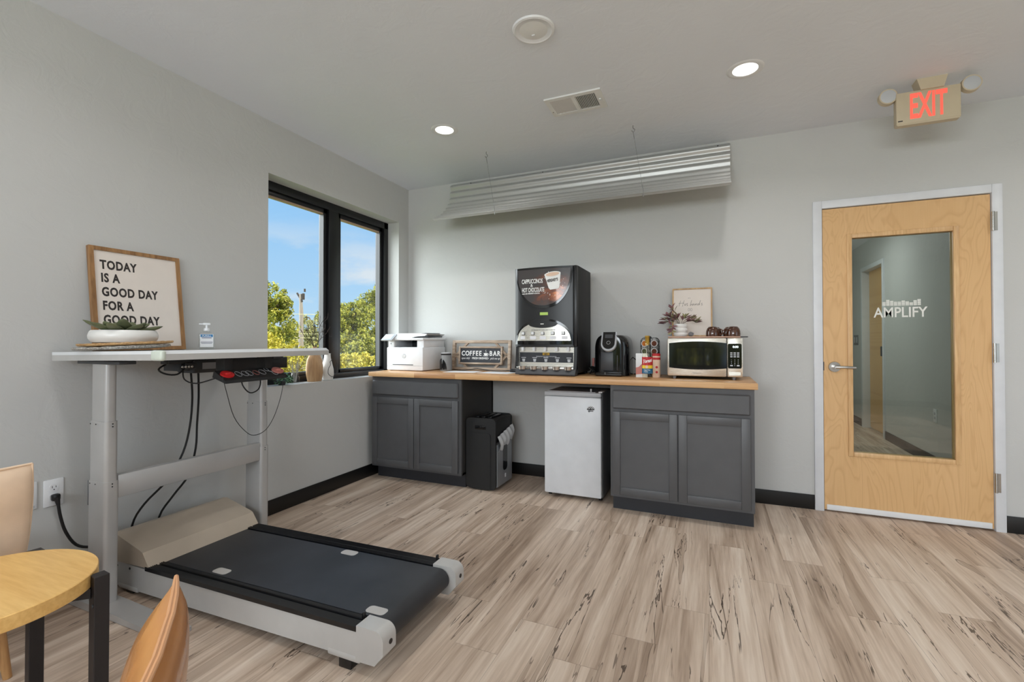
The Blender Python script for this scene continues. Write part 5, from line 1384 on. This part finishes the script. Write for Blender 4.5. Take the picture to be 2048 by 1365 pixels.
# woven trays, pot and succulent
tc = Vector((0.325, -2.592, 0)); tz0 = dz(0.325)
def tray(name, label, z, r, tilt, mats, sh=(0, 0)):
    m = MB(); rt = Matrix.Rotation(tilt, 3, Vector((0.85, -0.53, 0)).normalized()); c_ = Vector((tc.x+sh[0], tc.y+sh[1], z))
    m.lathe((0, 0, 0), [(0.0, 0.0), (r*0.8, 0.0), (r, 0.004), (r+0.002, 0.009), (r-0.004, 0.010), (r*0.78, 0.005), (0.0, 0.005)], 44)
    for q in range(5):
        rr = r*(0.72+0.07*q); m.tube([(rr*math.cos(a), rr*math.sin(a), 0.0065+0.004*max(0, q-1)/3+0.0012*math.sin(a*22+q*1.6)) for a in [2*PI*i/66 for i in range(66)]], 0.0042, 5, 0, True)
    for v in m.bm.verts: v.co = rt @ v.co + c_
    o = m.build(name, mats); return tag(o, label, 'tray', 'woven trays under the succulent pot')
tray('woven_tray', 'lower grey woven round tray lying on the desk', tz0+0.009, 0.168, math.radians(2.6), 'weavegrey')
tray('woven_tray', 'upper tan woven round tray under the succulent pot', tz0+0.0255, 0.166, math.radians(2.6), 'weave', (0.005, 0.012))
t = thing('succulent_pot', 'green succulent in a low white round pot on the woven trays', 'plant', (tc.x, tc.y, tz0+0.036))
pc = Vector((tc.x-0.004, tc.y+0.004, tz0+0.036))
MB().lathe(pc, [(0.098, 0.0), (0.112, 0.004), (0.122, 0.020), (0.124, 0.034), (0.119, 0.050), (0.113, 0.057), (0.107, 0.057), (0.107, 0.044), (0.0, 0.044)], 48).build('pot', 'bowl', t)
MB().lathe(pc, [(0.106, 0.040), (0.06, 0.050), (0.0, 0.052)], 32).build('soil', 'soil', t)
m = MB(); random.seed(9)
def fat_leaf(m, p, a, el, ln, wd):
    d = Vector((math.cos(a)*math.cos(el), math.sin(a)*math.cos(el), math.sin(el))); sd = Vector((-math.sin(a), math.cos(a), 0)); nn = sd.cross(d)
    if nn.z < 0: nn = -nn
    rings = []
    for i in range(10):
        f = i/9; w_ = wd*(0.30+0.70*math.sin(PI*min(1, f*0.85+0.10)))*(1 if f < 0.85 else math.sqrt(max(0.0, 1-((f-0.85)/0.155)**2))); 
        c_ = p + d*ln*f + nn*(0.16*ln*(f*f-f))
        rings.append([c_ + sd*0.5*w_*math.cos(q) + nn*0.20*w_*math.sin(q) for q in [2*PI*k/10 for k in range(10)]])
    vs = [v for r_ in rings for v in r_]
    m.faces(vs, [(i*10+k, i*10+(k+1) % 10, (i+1)*10+(k+1) % 10, (i+1)*10+k) for i in range(9) for k in range(10)] + [tuple(range(10))[::-1], tuple(90+k for k in range(10))], True)
for ring, (cnt, el, ln_, wd_, zz) in enumerate(((9, 0.30, 0.135, 0.052, 0.050), (7, 0.52, 0.100, 0.052, 0.050), (5, 0.85, 0.055, 0.040, 0.050))):
    for k_ in range(cnt):
        a = 2*PI*k_/cnt + ring*0.5 + random.uniform(-0.15, 0.15)
        fat_leaf(m, pc+Vector((0.012*math.cos(a), 0.012*math.sin(a), zz)), a, el+random.uniform(-0.1, 0.1), ln_*random.uniform(0.85, 1.12), wd_)
m.build('leaves', 'suc', t, sharp=60)

t = thing('hand_sanitizer', 'clear pump bottle of hand sanitizer with a blue and white label on the desk', 'bottle', (0.305, -2.205, dz(0.305)))
sc_ = Vector((0.305, -2.205, dz(0.305)+0.0005)); rz_ = Matrix.Rotation(math.radians(-32), 3, 'Z')
m = MB(); m.box((-0.020, -0.037, 0), (0.020, 0.037, 0.088), 0.010, seg=3); m.box((-0.012, -0.020, 0.086), (0.012, 0.020, 0.102), 0.006)
for v in m.bm.verts: v.co = rz_ @ v.co + sc_
m.build('bottle', 'clear', t)
m = MB(); m.box((-0.0165, -0.0335, 0.003), (0.0165, 0.0335, 0.066), 0.008)
for v in m.bm.verts: v.co = rz_ @ v.co + sc_
m.build('gel', 'clear', t)
m = MB(); m.cyl((0, 0, 0.100), (0, 0, 0.114), 0.014, 0.012, 18).cyl((0, 0, 0.113), (0, 0, 0.130), 0.0055, n=12).box((-0.010, -0.017, 0.129), (0.010, 0.017, 0.141), 0.004).box((-0.004, -0.034, 0.131), (0.004, -0.012, 0.138), 0.002)
for v in m.bm.verts: v.co = rz_ @ v.co + sc_
m.build('pump', 'white', t)
m = MB(); m.box((0.0198, -0.029, 0.014), (0.0206, 0.029, 0.082)); m.mat(1).box((0.0203, -0.027, 0.066), (0.0209, 0.027, 0.080)); m.mat(2).box((0.0203, -0.022, 0.060), (0.0209, 0.022, 0.063)); m.box((0.0203, -0.026, 0.038), (0.0209, 0.026, 0.041)); m.box((0.0203, -0.024, 0.032), (0.0209, 0.024, 0.034))
for v in m.bm.verts: v.co = rz_ @ v.co + sc_
lb = m.build('label', ['white', 'bluelabel', 'navy'], t)
m = MB(); m.text('PURELL', 0.012, lambda x, y, d: rz_ @ Vector((0.0210+d, x, 0.0685+y)) + sc_, align='CENTER', depth=0.0004); m.build('lettering', 'inkwhite', lb)

# ================================================================== side table and chairs
tcx, tcy, tr, tzz = 0.907, -3.228, 0.2475, 0.50
t = thing('side_table', 'round honey-coloured wooden side table with dark square metal legs', 'table', (tcx, tcy, 0))
MB().lathe((tcx, tcy, 0), [(0.0, tzz-0.040), (tr-0.002, tzz-0.040), (tr, tzz-0.038), (tr, tzz-0.002), (tr-0.002, tzz), (0.0, tzz)], 72).build('tabletop', 'birchtable', t)
for k in range(4):
    a = math.radians(44+90*k); p = Vector((tcx+(tr+0.0185)*math.cos(a), tcy+(tr+0.0185)*math.sin(a), 0))
    m = MB(); m.box((-0.018, -0.018, 0), (0.018, 0.018, tzz-0.006), 0.0015, seg=1)
    for v in m.bm.verts: v.co = Matrix.Rotation(math.radians(-6), 3, 'Z') @ v.co + p
    lg = m.build('leg', 'tableleg', t)
    d = Vector((math.cos(a), math.sin(a), 0)); MB().cyl(p+Vector((0.006, -0.0165, tzz-0.09)), p+Vector((0.005, -0.0205, tzz-0.09)), 0.0055, n=12).build('bolt', 'dgrey', lg)
m = MB()
for k in range(2):
    a = math.radians(44+90*k); d = Vector((math.cos(a), math.sin(a), 0)); q = Vector((-d.y, d.x, 0)); z1 = tzz-0.0405
    A = Vector((tcx, tcy, 0)); r_ = tr+0.002; hh = 0.012
    vs = [A+d*s_*r_+q*e_*hh+Vector((0, 0, zz)) for zz in (z1-0.028+0.001*k, z1-0.001*k) for s_, e_ in ((-1, -1), (1, -1), (1, 1), (-1, 1))]
    m.faces(vs, [(3, 2, 1, 0), (4, 5, 6, 7), (0, 1, 5, 4), (1, 2, 6, 5), (2, 3, 7, 6), (3, 0, 4, 7)])
m.build('cross_brace', 'tableleg', t)

def chair(label, loc, rot, mat, H=0.745, lean_w=0.02, tip=1.0):
    """low upholstered chair; local +y is its front, local -x the edge with the seam shown in the photo"""
    t = thing('upholstered_chair', label, 'chair', loc, rot, group='low leather chairs round the side table')
    k = H/0.768
    back = [(-0.300, 0.768), (-0.315, 0.738), (-0.320, 0.695), (-0.319, 0.645), (-0.312, 0.588), (-0.300, 0.500), (-0.270, 0.420), (-0.240, 0.360)]
    front = [(-0.300, 0.768), (-0.272, 0.738), (-0.246, 0.695), (-0.228, 0.645), (-0.214, 0.588), (-0.198, 0.500), (-0.185, 0.420), (-0.175, 0.360)]
    seam = [(-0.300, 0.772), (-0.302, 0.738), (-0.304, 0.695), (-0.302, 0.645), (-0.296, 0.588), (-0.278, 0.500), (-0.250, 0.420), (-0.220, 0.360)]
    bs = spline([Vector((0, a, b)) for a, b in back], 4); fs_ = spline([Vector((0, a, b)) for a, b in front], 4); ss = spline([Vector((0, a, b)) for a, b in seam], 4)
    n = len(bs); W_ = 0.25
    m = MB(); st = [-1.0, -0.985, -0.95, -0.88, -0.7, -0.45, 0, 0.45, 0.7, 0.88, 0.95, 0.985, 1.0]
    rings = []
    for x in st:
        e = abs(x); sc = 1.0 if e < 0.85 else max(0.02, math.sqrt(max(0, 1-((e-0.85)/0.152)**2)))*1.0
        wrap_ = lean_w*x*x; row = []
        for i in range(n):
            mid = ss[i]; row.append(Vector((x*W_, mid.y+(bs[i].y-mid.y)*sc+wrap_, mid.z*k)))
        for i in range(n-1, -1, -1):
            mid = ss[i]; row.append(Vector((x*W_, mid.y+(fs_[i].y-mid.y)*sc+wrap_, mid.z*k)))
        rings.append(row)
    nr_ = len(rings[0]); vs = [v for r_ in rings for v in r_]
    m.faces(vs, [(a*nr_+b, a*nr_+(b+1) % nr_, (a+1)*nr_+(b+1) % nr_, (a+1)*nr_+b) for a in range(len(st)-1) for b in range(nr_)] + [tuple(range(nr_))[::-1], tuple((len(st)-1)*nr_+q for q in range(nr_))], True)
    bk = m.build('backrest', mat, t, world=False, sharp=70)
    m = MB()
    for sgn in (-1, 1):
        m.tube([Vector((sgn*W_*0.999, p.y+lean_w, p.z*k)) for p in ss], 0.0038, 7, 0)
    for o_ in (-0.0028, 0.0028): m.tube([Vector((x*W_*0.998, ss[0].y+lean_w*x*x+o_*(1-abs(x)**8), ss[0].z*k)) for x in st], 0.0036, 7, 0)
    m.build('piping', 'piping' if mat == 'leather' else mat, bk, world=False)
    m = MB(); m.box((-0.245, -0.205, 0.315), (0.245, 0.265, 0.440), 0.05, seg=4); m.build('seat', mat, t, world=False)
    MB().box((-0.225, -0.20, 0.285), (0.225, 0.245, 0.318), 0.006).build('seat_frame', 'paleleg', t, world=False)
    for sx_ in (-1, 1):
        for sy_ in (-1, 1):
            m = MB(); m.cyl((sx_*0.195, 0.02+sy_*0.185, 0.29), (sx_*0.225, 0.02+sy_*0.215, 0.0), 0.022, 0.012, 16); m.build('leg', 'paleleg', t, world=False)
    return t
chair('caramel leather chair seen edge-on in front of the treadmill, its top seam running towards us', (1.862, -3.665, 0), math.atan2(0.65, -0.76), 'leather')
chair('tan leather chair with window sheen painted pale at the left edge behind the side table', (0.288, -3.238, 0), math.radians(90), 'leathersheen')

# ================================================================== wall plates and power cord
t = thing('wall_outlet', 'white duplex outlet with a black plug on the left wall by the desk', 'outlet', (0, -2.695, 0.49))
MB().box((0, -2.731, 0.430), (0.006, -2.660, 0.550), 0.003).build('cover_plate', 'white', t)
for zz in (0.512, 0.470):
    m = MB(); m.prism(roundrect(0.034, 0.030, 0.010, 5, -2.6955, zz), (0.006, 0, 0), Y, Z, (0.0015, 0, 0)); rc = m.build('receptacle', 'white', t)
    m = MB()
    for yy_, h_ in ((-2.702, 0.010), (-2.689, 0.008)): m.box((0.0074, yy_-0.001, zz+0.001-h_/2+0.003), (0.0080, yy_+0.001, zz+h_/2+0.004))
    m.cyl((0.0074, -2.6955, zz-0.008), (0.0080, -2.6955, zz-0.008), 0.0025, n=10); m.build('slots', 'black', rc)
m = MB()
m.box((0.0085, -2.711, 0.455), (0.034, -2.680, 0.486), 0.008).cyl((0.028, -2.695, 0.470), (0.036, -2.691, 0.432), 0.012, 0.006, 14)
m.build('plug', 'black', t := thing('plug_cord', 'black power plug and cord running from the wall outlet down behind the desk leg', 'cord', (0.03, -2.695, 0.47)))
MB().tube([(0.035, -2.692, 0.44), (0.036, -2.684, 0.38), (0.034, -2.664, 0.305), (0.032, -2.625, 0.232), (0.035, -2.572, 0.200), (0.05, -2.51, 0.198), (0.075, -2.47, 0.195)], 0.0062, 9).build('cord', 'cable', t)
t = thing('data_plate', 'white data plate with black jacks half hidden behind the chair at the left edge', 'wall plate', (0, -2.788, 0.495))
MB().box((0, -2.823, 0.435), (0.006, -2.752, 0.555), 0.003).build('cover_plate', 'white', t)
MB().box((0.006, -2.797, 0.474), (0.0075, -2.778, 0.506), 0.001).build('jack', 'black', t)
MB().box((0.006, -2.80, 0.441), (0.0068, -2.76, 0.452)).build('marking_strip', 'lgrey', t)
t = thing('blank_wall_box', 'dark-edged wall plate mostly hidden behind the near desk leg', 'wall plate', (0, -2.53, 0.45))
MB().box((0, -2.570, 0.392), (0.007, -2.500, 0.511), 0.002).build('cover_plate', 'grey', t)
MB().box((0.007, -2.5685, 0.396), (0.014, -2.503, 0.507), 0.002).build('device', 'blackmatt', t)
# corridor outlet and switch plate
t = thing('corridor_outlet', 'white outlet plate low on the corridor wall seen through the door glass', 'outlet', (HX1, 1.70, 0.48))
MB().box((HX1-0.006, 1.665, 0.42), (HX1, 1.735, 0.54), 0.002).build('cover_plate', 'white', t)
for zz in (0.50, 0.46): MB().box((HX1-0.0075, 1.685, zz-0.012), (HX1-0.006, 1.715, zz+0.012), 0.001).build('receptacle', 'lgrey', t)
t = thing('corridor_switch', 'double light switch plate on the corridor wall beyond the inner door', 'light switch', (HX1, 4.22, 1.19))
MB().box((HX1-0.006, 4.13, 1.12), (HX1, 4.33, 1.26), 0.002).build('cover_plate', 'grey', t)
for yy_ in (4.18, 4.28): MB().box((HX1-0.010, yy_-0.02, 1.15), (HX1-0.006, yy_+0.02, 1.23), 0.001).build('rocker', 'lgrey', t)

# ================================================================== things on the window sill
SL = WZ0
t = thing('wooden_vase', 'pale oval wooden vase with dark curled twigs on the window sill', 'vase', (-0.062, -1.125, SL))
v0 = Vector((-0.062, -1.122, SL))
m = MB(); m.lathe((0, 0, 0), [(0.058, 0.0), (0.066, 0.004), (0.078, 0.06), (0.080, 0.11), (0.072, 0.165), (0.050, 0.205), (0.024, 0.222), (0.017, 0.235), (0.018, 0.262), (0.022, 0.268), (0.014, 0.268), (0.012, 0.24), (0.0, 0.23)], 36)
for v in m.bm.verts: v.co = Vector((v.co.x*0.42, v.co.y, v.co.z)) + v0
m.build('vase', 'tanvase', t)
random.seed(21); m = MB()
for q in range(9):
    a = -1.25 + 2.5*q/8 + random.uniform(-0.1, 0.1); L_t = random.uniform(0.17, 0.28)
    p = [v0+Vector((0, 0, 0.25))]
    for f in (0.3, 0.65, 1.0): p.append(v0+Vector((random.uniform(-0.02, 0.02), math.sin(a)*L_t*0.62*f+random.uniform(-0.012, 0.012), 0.26+math.cos(a*0.75)*L_t*f)))
    m.tube(p, 0.0017, 5)
    for j in range(3):
        b0_ = p[1].lerp(p[3], 0.25+0.25*j); s_ = random.choice((-1, 1))
        e_ = b0_+Vector((random.uniform(-0.02, 0.02), s_*random.uniform(0.02, 0.05), random.uniform(0.03, 0.08)))
        md = (b0_+e_)/2+Vector((0, s_*0.014, -0.006)); m.tube([b0_, md, e_], 0.0012, 5)
m.build('twigs', 'bark', t)
t = thing('white_vase', 'white vase standing right of the wooden vase on the sill', 'vase', (-0.062, -0.985, SL))
MB().lathe((-0.062, -0.992, SL), [(0.034, 0.0), (0.040, 0.004), (0.049, 0.045), (0.047, 0.085), (0.034, 0.140), (0.025, 0.180), (0.023, 0.206), (0.026, 0.212), (0.018, 0.212), (0.018, 0.17), (0.0, 0.16)], 32).build('vase', 'bowl', t)
m = MB(); m.tube([(-0.010, -0.985, SL+0.165), (-0.006, -1.02, SL+0.150), (-0.012, -1.010, SL+0.125), (-0.008, -1.035, SL+0.095), (-0.010, -1.035, SL+0.055), (-0.012, -0.995, SL+0.030), (-0.008, -0.955, SL+0.030)], 0.0022, 6)
m.tube([(-0.010, -0.955, SL+0.16), (-0.02, -0.93, SL+0.11), (-0.012, -0.94, SL+0.05)], 0.0018, 6)
o = m.build('beaded_cord', 'cable'); tag(o, 'thin black cord looped against the wooden and white vases', 'cord')
t = thing('glass_jar', 'small clear glass jar holding pale wiry twigs at the near end of the sill', 'jar', (-0.07, -1.30, SL))
j0 = Vector((-0.07, -1.30, SL))
MB().lathe(j0, [(0.026, 0.0), (0.032, 0.004), (0.034, 0.04), (0.026, 0.062), (0.024, 0.075), (0.028, 0.08)], 28).build('jar', 'clear', t)
m = MB(); random.seed(31)
for q in range(26):
    a = random.uniform(0, 2*PI); r_ = random.uniform(0.01, 0.075); hgt = random.uniform(0.10, 0.20)
    m.tube([j0+Vector((0.008*math.cos(a), 0.008*math.sin(a), 0.01)), j0+Vector((0.015*math.cos(a), 0.018*math.sin(a), 0.08)), j0+Vector((r_*0.6*math.cos(a+random.uniform(-.6, .6)), r_*math.sin(a), hgt))], 0.0011, 5)
m.build('twigs', 'paletwig', t)
t = thing('sill_plant', 'small bushy green plant spilling over the near end of the window sill', 'plant', (-0.04, -1.44, SL))
MB().lathe((-0.045, -1.435, SL), [(0.022, 0.0), (0.030, 0.03), (0.028, 0.03), (0.0, 0.028)], 20).build('pot', 'dgrey', t)
m = MB(); random.seed(17)
for q in range(150):
    a = random.uniform(0, 2*PI); el = random.uniform(-0.35, 1.4); r_ = random.uniform(0.018, 0.055)
    p = Vector((-0.030, -1.435, SL+0.030)) + Vector((math.cos(a)*math.cos(el)*r_*0.8+0.010, math.sin(a)*math.cos(el)*r_*1.15, math.sin(el)*r_*0.9))
    if p.x < -0.001 and p.z < SL+0.004: continue
    leaf_blade(m, p, Vector((math.cos(a), math.sin(a), random.uniform(-0.5, 0.6))), (0, 0, 1), random.uniform(0.018, 0.028), random.uniform(0.010, 0.015), n=3)
m.build('leaves', 'plantgreen', t, sharp=80)

# ================================================================== outside
GZ = -3.4
struct('ground', MB().box((-120, -60, GZ-0.5), (60, 120, GZ)), 'ground')
def leaf_cloud(name, blobs, count, size, mat, parent, seed):
    rng = np.random.default_rng(seed)
    w = np.array([b[3]*b[4]*b[5] for b in blobs])**0.67; w /= w.sum()
    idx = rng.choice(len(blobs), count, p=w); B = np.array(blobs)[idx]
    # leaves gather in clusters, the clusters sit over the blob's outside
    NC = 46
    cd = rng.normal(size=(len(blobs), NC, 3)); cd /= np.linalg.norm(cd, axis=2)[:, :, None]; cr = 0.55 + 0.5*rng.random((len(blobs), NC))
    ci = rng.integers(0, NC, count)
    cen = B[:, :3] + cd[idx, ci]*cr[idx, ci][:, None]*B[:, 3:6]
    d = rng.normal(size=(count, 3)); d /= np.linalg.norm(d, axis=1)[:, None]
    rad = (B[:, 3]+B[:, 4]+B[:, 5])/3*(0.16+0.16*rng.random((len(blobs), NC))[idx, ci])
    c = cen + d*(rad*rng.random(count)**0.5)[:, None]
    nrm = d*0.6 + rng.normal(size=(count, 3))*0.7 + np.array([0, 0, 0.35]); nrm /= np.linalg.norm(nrm, axis=1)[:, None]
    a = np.cross(nrm, rng.normal(size=(count, 3))); a /= np.linalg.norm(a, axis=1)[:, None]; b = np.cross(nrm, a)
    s = size*(0.6+0.8*rng.random(count))[:, None]
    vs = np.stack([c-a*s, c+b*s*0.55+nrm*s*0.15, c+a*s, c-b*s*0.55+nrm*s*0.15], 1).reshape(-1, 3)
    loc = np.array(parent.location); vs -= loc
    me = bpy.data.meshes.new(name); me.from_pydata(vs.tolist(), [], np.arange(count*4).reshape(-1, 4).tolist()); me.materials.append(M_[mat])
    o = bpy.data.objects.new(name, me); COL.objects.link(o); o.parent = parent; return o
def tree(label, x, y, blobs, count, size, mat, seed, name='tree', trunk=0.16):
    t = thing(name, label, 'tree', (x, y, GZ), group='trees outside the window')
    leaf_cloud('crown', [(x+b[0], y+b[1], b[2], *b[3:]) for b in blobs], count, size, mat, t, seed)
    m = MB(); top = max(b[2] for b in blobs)
    m.tube([(x, y, GZ-0.1), (x+0.05, y-0.04, GZ+1.2), (x-0.04, y+0.05, (GZ+top)/2), (x+0.03, y, top)], [trunk, trunk*0.85, trunk*0.6, trunk*0.3], 9, 3)
    random.seed(seed)
    for b in blobs: m.tube([(x, y, (GZ+b[2])/2), (x+b[0]*0.5, y+b[1]*0.5, b[2]-b[5]*0.5), (x+b[0], y+b[1], b[2]+b[5]*0.3)], trunk*0.22, 6, 3)
    m.build('trunk', 'trunk', t); return t
# placed by bearing from the room: each at its own distance beyond the glass
def at(px, dist):
    s = (px-1023.1)/932.16; d = Vector((Fv.x, Fv.y, 0))+Rv*s; p = Vector((2.742, -3.83, 0))+d*dist; return p.x, p.y
def zat(py, dist): return 1.1719-(py-683.6)/932.16*dist
D1 = 13.0; x_, y_ = at(522, D1)
tree('tall yellow-green tree at the left edge of the left window pane', x_, y_, [(0, 0, zat(648, D1), 0.95, 0.85, 0.80), (0.10, 0.05, zat(600, D1), 0.62, 0.55, 0.55), (0.0, 0, zat(720, D1), 1.0, 0.9, 0.9), (-0.1, 0, zat(578, D1), 0.38, 0.38, 0.36), (0.45, 0.2, zat(618, D1), 0.35, 0.35, 0.30), (0, 0, zat(790, D1), 0.9, 0.9, 1.0)], 30000, 0.040, 'treeA', 1)
D2 = 10.0; x_, y_ = at(556, D2)
tree('low bright yellow bush below the tall tree in the left pane', x_, y_, [(0, 0, zat(712, D2), 0.50, 0.45, 0.36), (0.45, 0.2, zat(730, D2), 0.40, 0.4, 0.34), (-0.5, 0, zat(705, D2), 0.5, 0.45, 0.4), (0.1, 0, zat(790, D2), 0.6, 0.6, 0.8)], 16000, 0.032, 'treeB', 2, 'bush', 0.07)
D3 = 24.0; x_, y_ = at(640, D3)
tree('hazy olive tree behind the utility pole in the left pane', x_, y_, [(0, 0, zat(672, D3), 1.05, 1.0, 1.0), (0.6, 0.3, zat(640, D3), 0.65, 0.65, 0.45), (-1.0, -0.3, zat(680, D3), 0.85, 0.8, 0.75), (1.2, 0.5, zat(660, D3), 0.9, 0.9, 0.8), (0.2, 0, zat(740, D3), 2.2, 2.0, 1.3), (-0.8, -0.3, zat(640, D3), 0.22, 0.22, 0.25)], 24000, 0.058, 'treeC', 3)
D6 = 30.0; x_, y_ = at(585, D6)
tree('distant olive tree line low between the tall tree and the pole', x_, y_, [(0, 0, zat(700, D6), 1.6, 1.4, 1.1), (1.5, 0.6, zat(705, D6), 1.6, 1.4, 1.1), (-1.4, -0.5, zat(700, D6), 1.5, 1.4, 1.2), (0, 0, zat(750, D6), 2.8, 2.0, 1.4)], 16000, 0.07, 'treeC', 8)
D4 = 15.0; x_, y_ = at(770, D4)
tree('tall yellow-green tree at the right edge of the right pane', x_, y_, [(0, 0, zat(640, D4), 0.95, 0.9, 0.95), (0.0, 0.0, zat(592, D4), 0.55, 0.5, 0.50), (-0.35, -0.1, zat(610, D4), 0.40, 0.4, 0.36), (0, 0, zat(720, D4), 1.2, 1.1, 1.0), (0.3, 0.2, zat(570, D4), 0.35, 0.35, 0.40), (0, 0, zat(800, D4), 1.0, 1.0, 1.0)], 30000, 0.042, 'treeA', 4)
D5 = 13.0; x_, y_ = at(694, D5)
tree('rounded yellow-green tree beside the mullion in the right pane', x_, y_, [(0, 0, zat(650, D5), 0.62, 0.55, 0.52), (0.35, 0.1, zat(628, D5), 0.40, 0.36, 0.32), (-0.3, 0, zat(640, D5), 0.5, 0.5, 0.5), (0.1, 0, zat(720, D5), 0.9, 0.8, 0.8), (0, 0, zat(790, D5), 0.8, 0.8, 0.8)], 24000, 0.040, 'treeA', 5)
D7 = 10.8; x_, y_ = at(746, D7)
tree('low yellow bush in front of the two trees in the right pane', x_, y_, [(0, 0, zat(735, D7), 0.65, 0.6, 0.42), (0.5, 0.2, zat(725, D7), 0.5, 0.5, 0.4), (-0.5, -0.2, zat(740, D7), 0.5, 0.5, 0.42), (0, 0, zat(800, D7), 0.6, 0.6, 0.7)], 16000, 0.034, 'treeB', 6, 'bush', 0.07)
# a tree that the rear window looks out on
tree('leafy tree outside the rear window behind the camera', 2.1, -12.5, [(0, 0, 0.9, 1.6, 1.4, 1.3), (0.9, 0.4, 0.2, 1.3, 1.2, 1.1), (-1.0, 0, 0.3, 1.3, 1.2, 1.1), (0.2, 0, 2.0, 1.0, 1.0, 0.9)], 7000, 0.10, 'treeA', 7)
# utility pole and its wires
DP = 18.0; px_, py_ = at(602, DP)
t = thing('utility_pole', 'bleached wooden utility pole between the trees in the left pane', 'utility pole', (px_, py_, GZ))
MB().tube([(px_, py_, GZ-0.1), (px_-0.01, py_, 0.2), (px_+0.01, py_, zat(640, DP)), (px_-0.03, py_, zat(588, DP))], [0.10, 0.095, 0.075, 0.06], 12, 4).build('pole', 'polewood', t)
m = MB(); zt = zat(588, DP)
m.cyl((px_-0.16, py_-0.05, zt+0.04), (px_+0.06, py_, zt-0.30), 0.035, n=8).cyl((px_+0.08, py_+0.03, zt-0.22), (px_+0.08, py_+0.03, zt+0.02), 0.05, n=10)
m.build('crossarm', 'bark', t)
MB().cyl((px_+0.13, py_+0.05, zt+0.08), (px_+0.13, py_+0.05, zt+0.2), 0.035, n=8).build('insulator', 'bark', t)
for q, (ya_, lab) in enumerate(((630, 'topmost pale power line crossing the pole'), (668, 'middle pale power line crossing the trees and pole'), (676, 'lowest pale power line crossing in front of the bushes'))):
    a = at(500, DP*0.8); b = at(800, DP*0.9)
    m = MB(); m.tube([(a[0], a[1], zat(ya_-2, DP*0.8)), (*at(602, DP*0.99-0.3), zat(ya_, DP)), (b[0], b[1], zat(ya_+4, DP*0.9))], 0.011, 5, 6)
    o = m.build('power_line', 'wire'); tag(o, lab, 'power line', 'power lines outside the window')
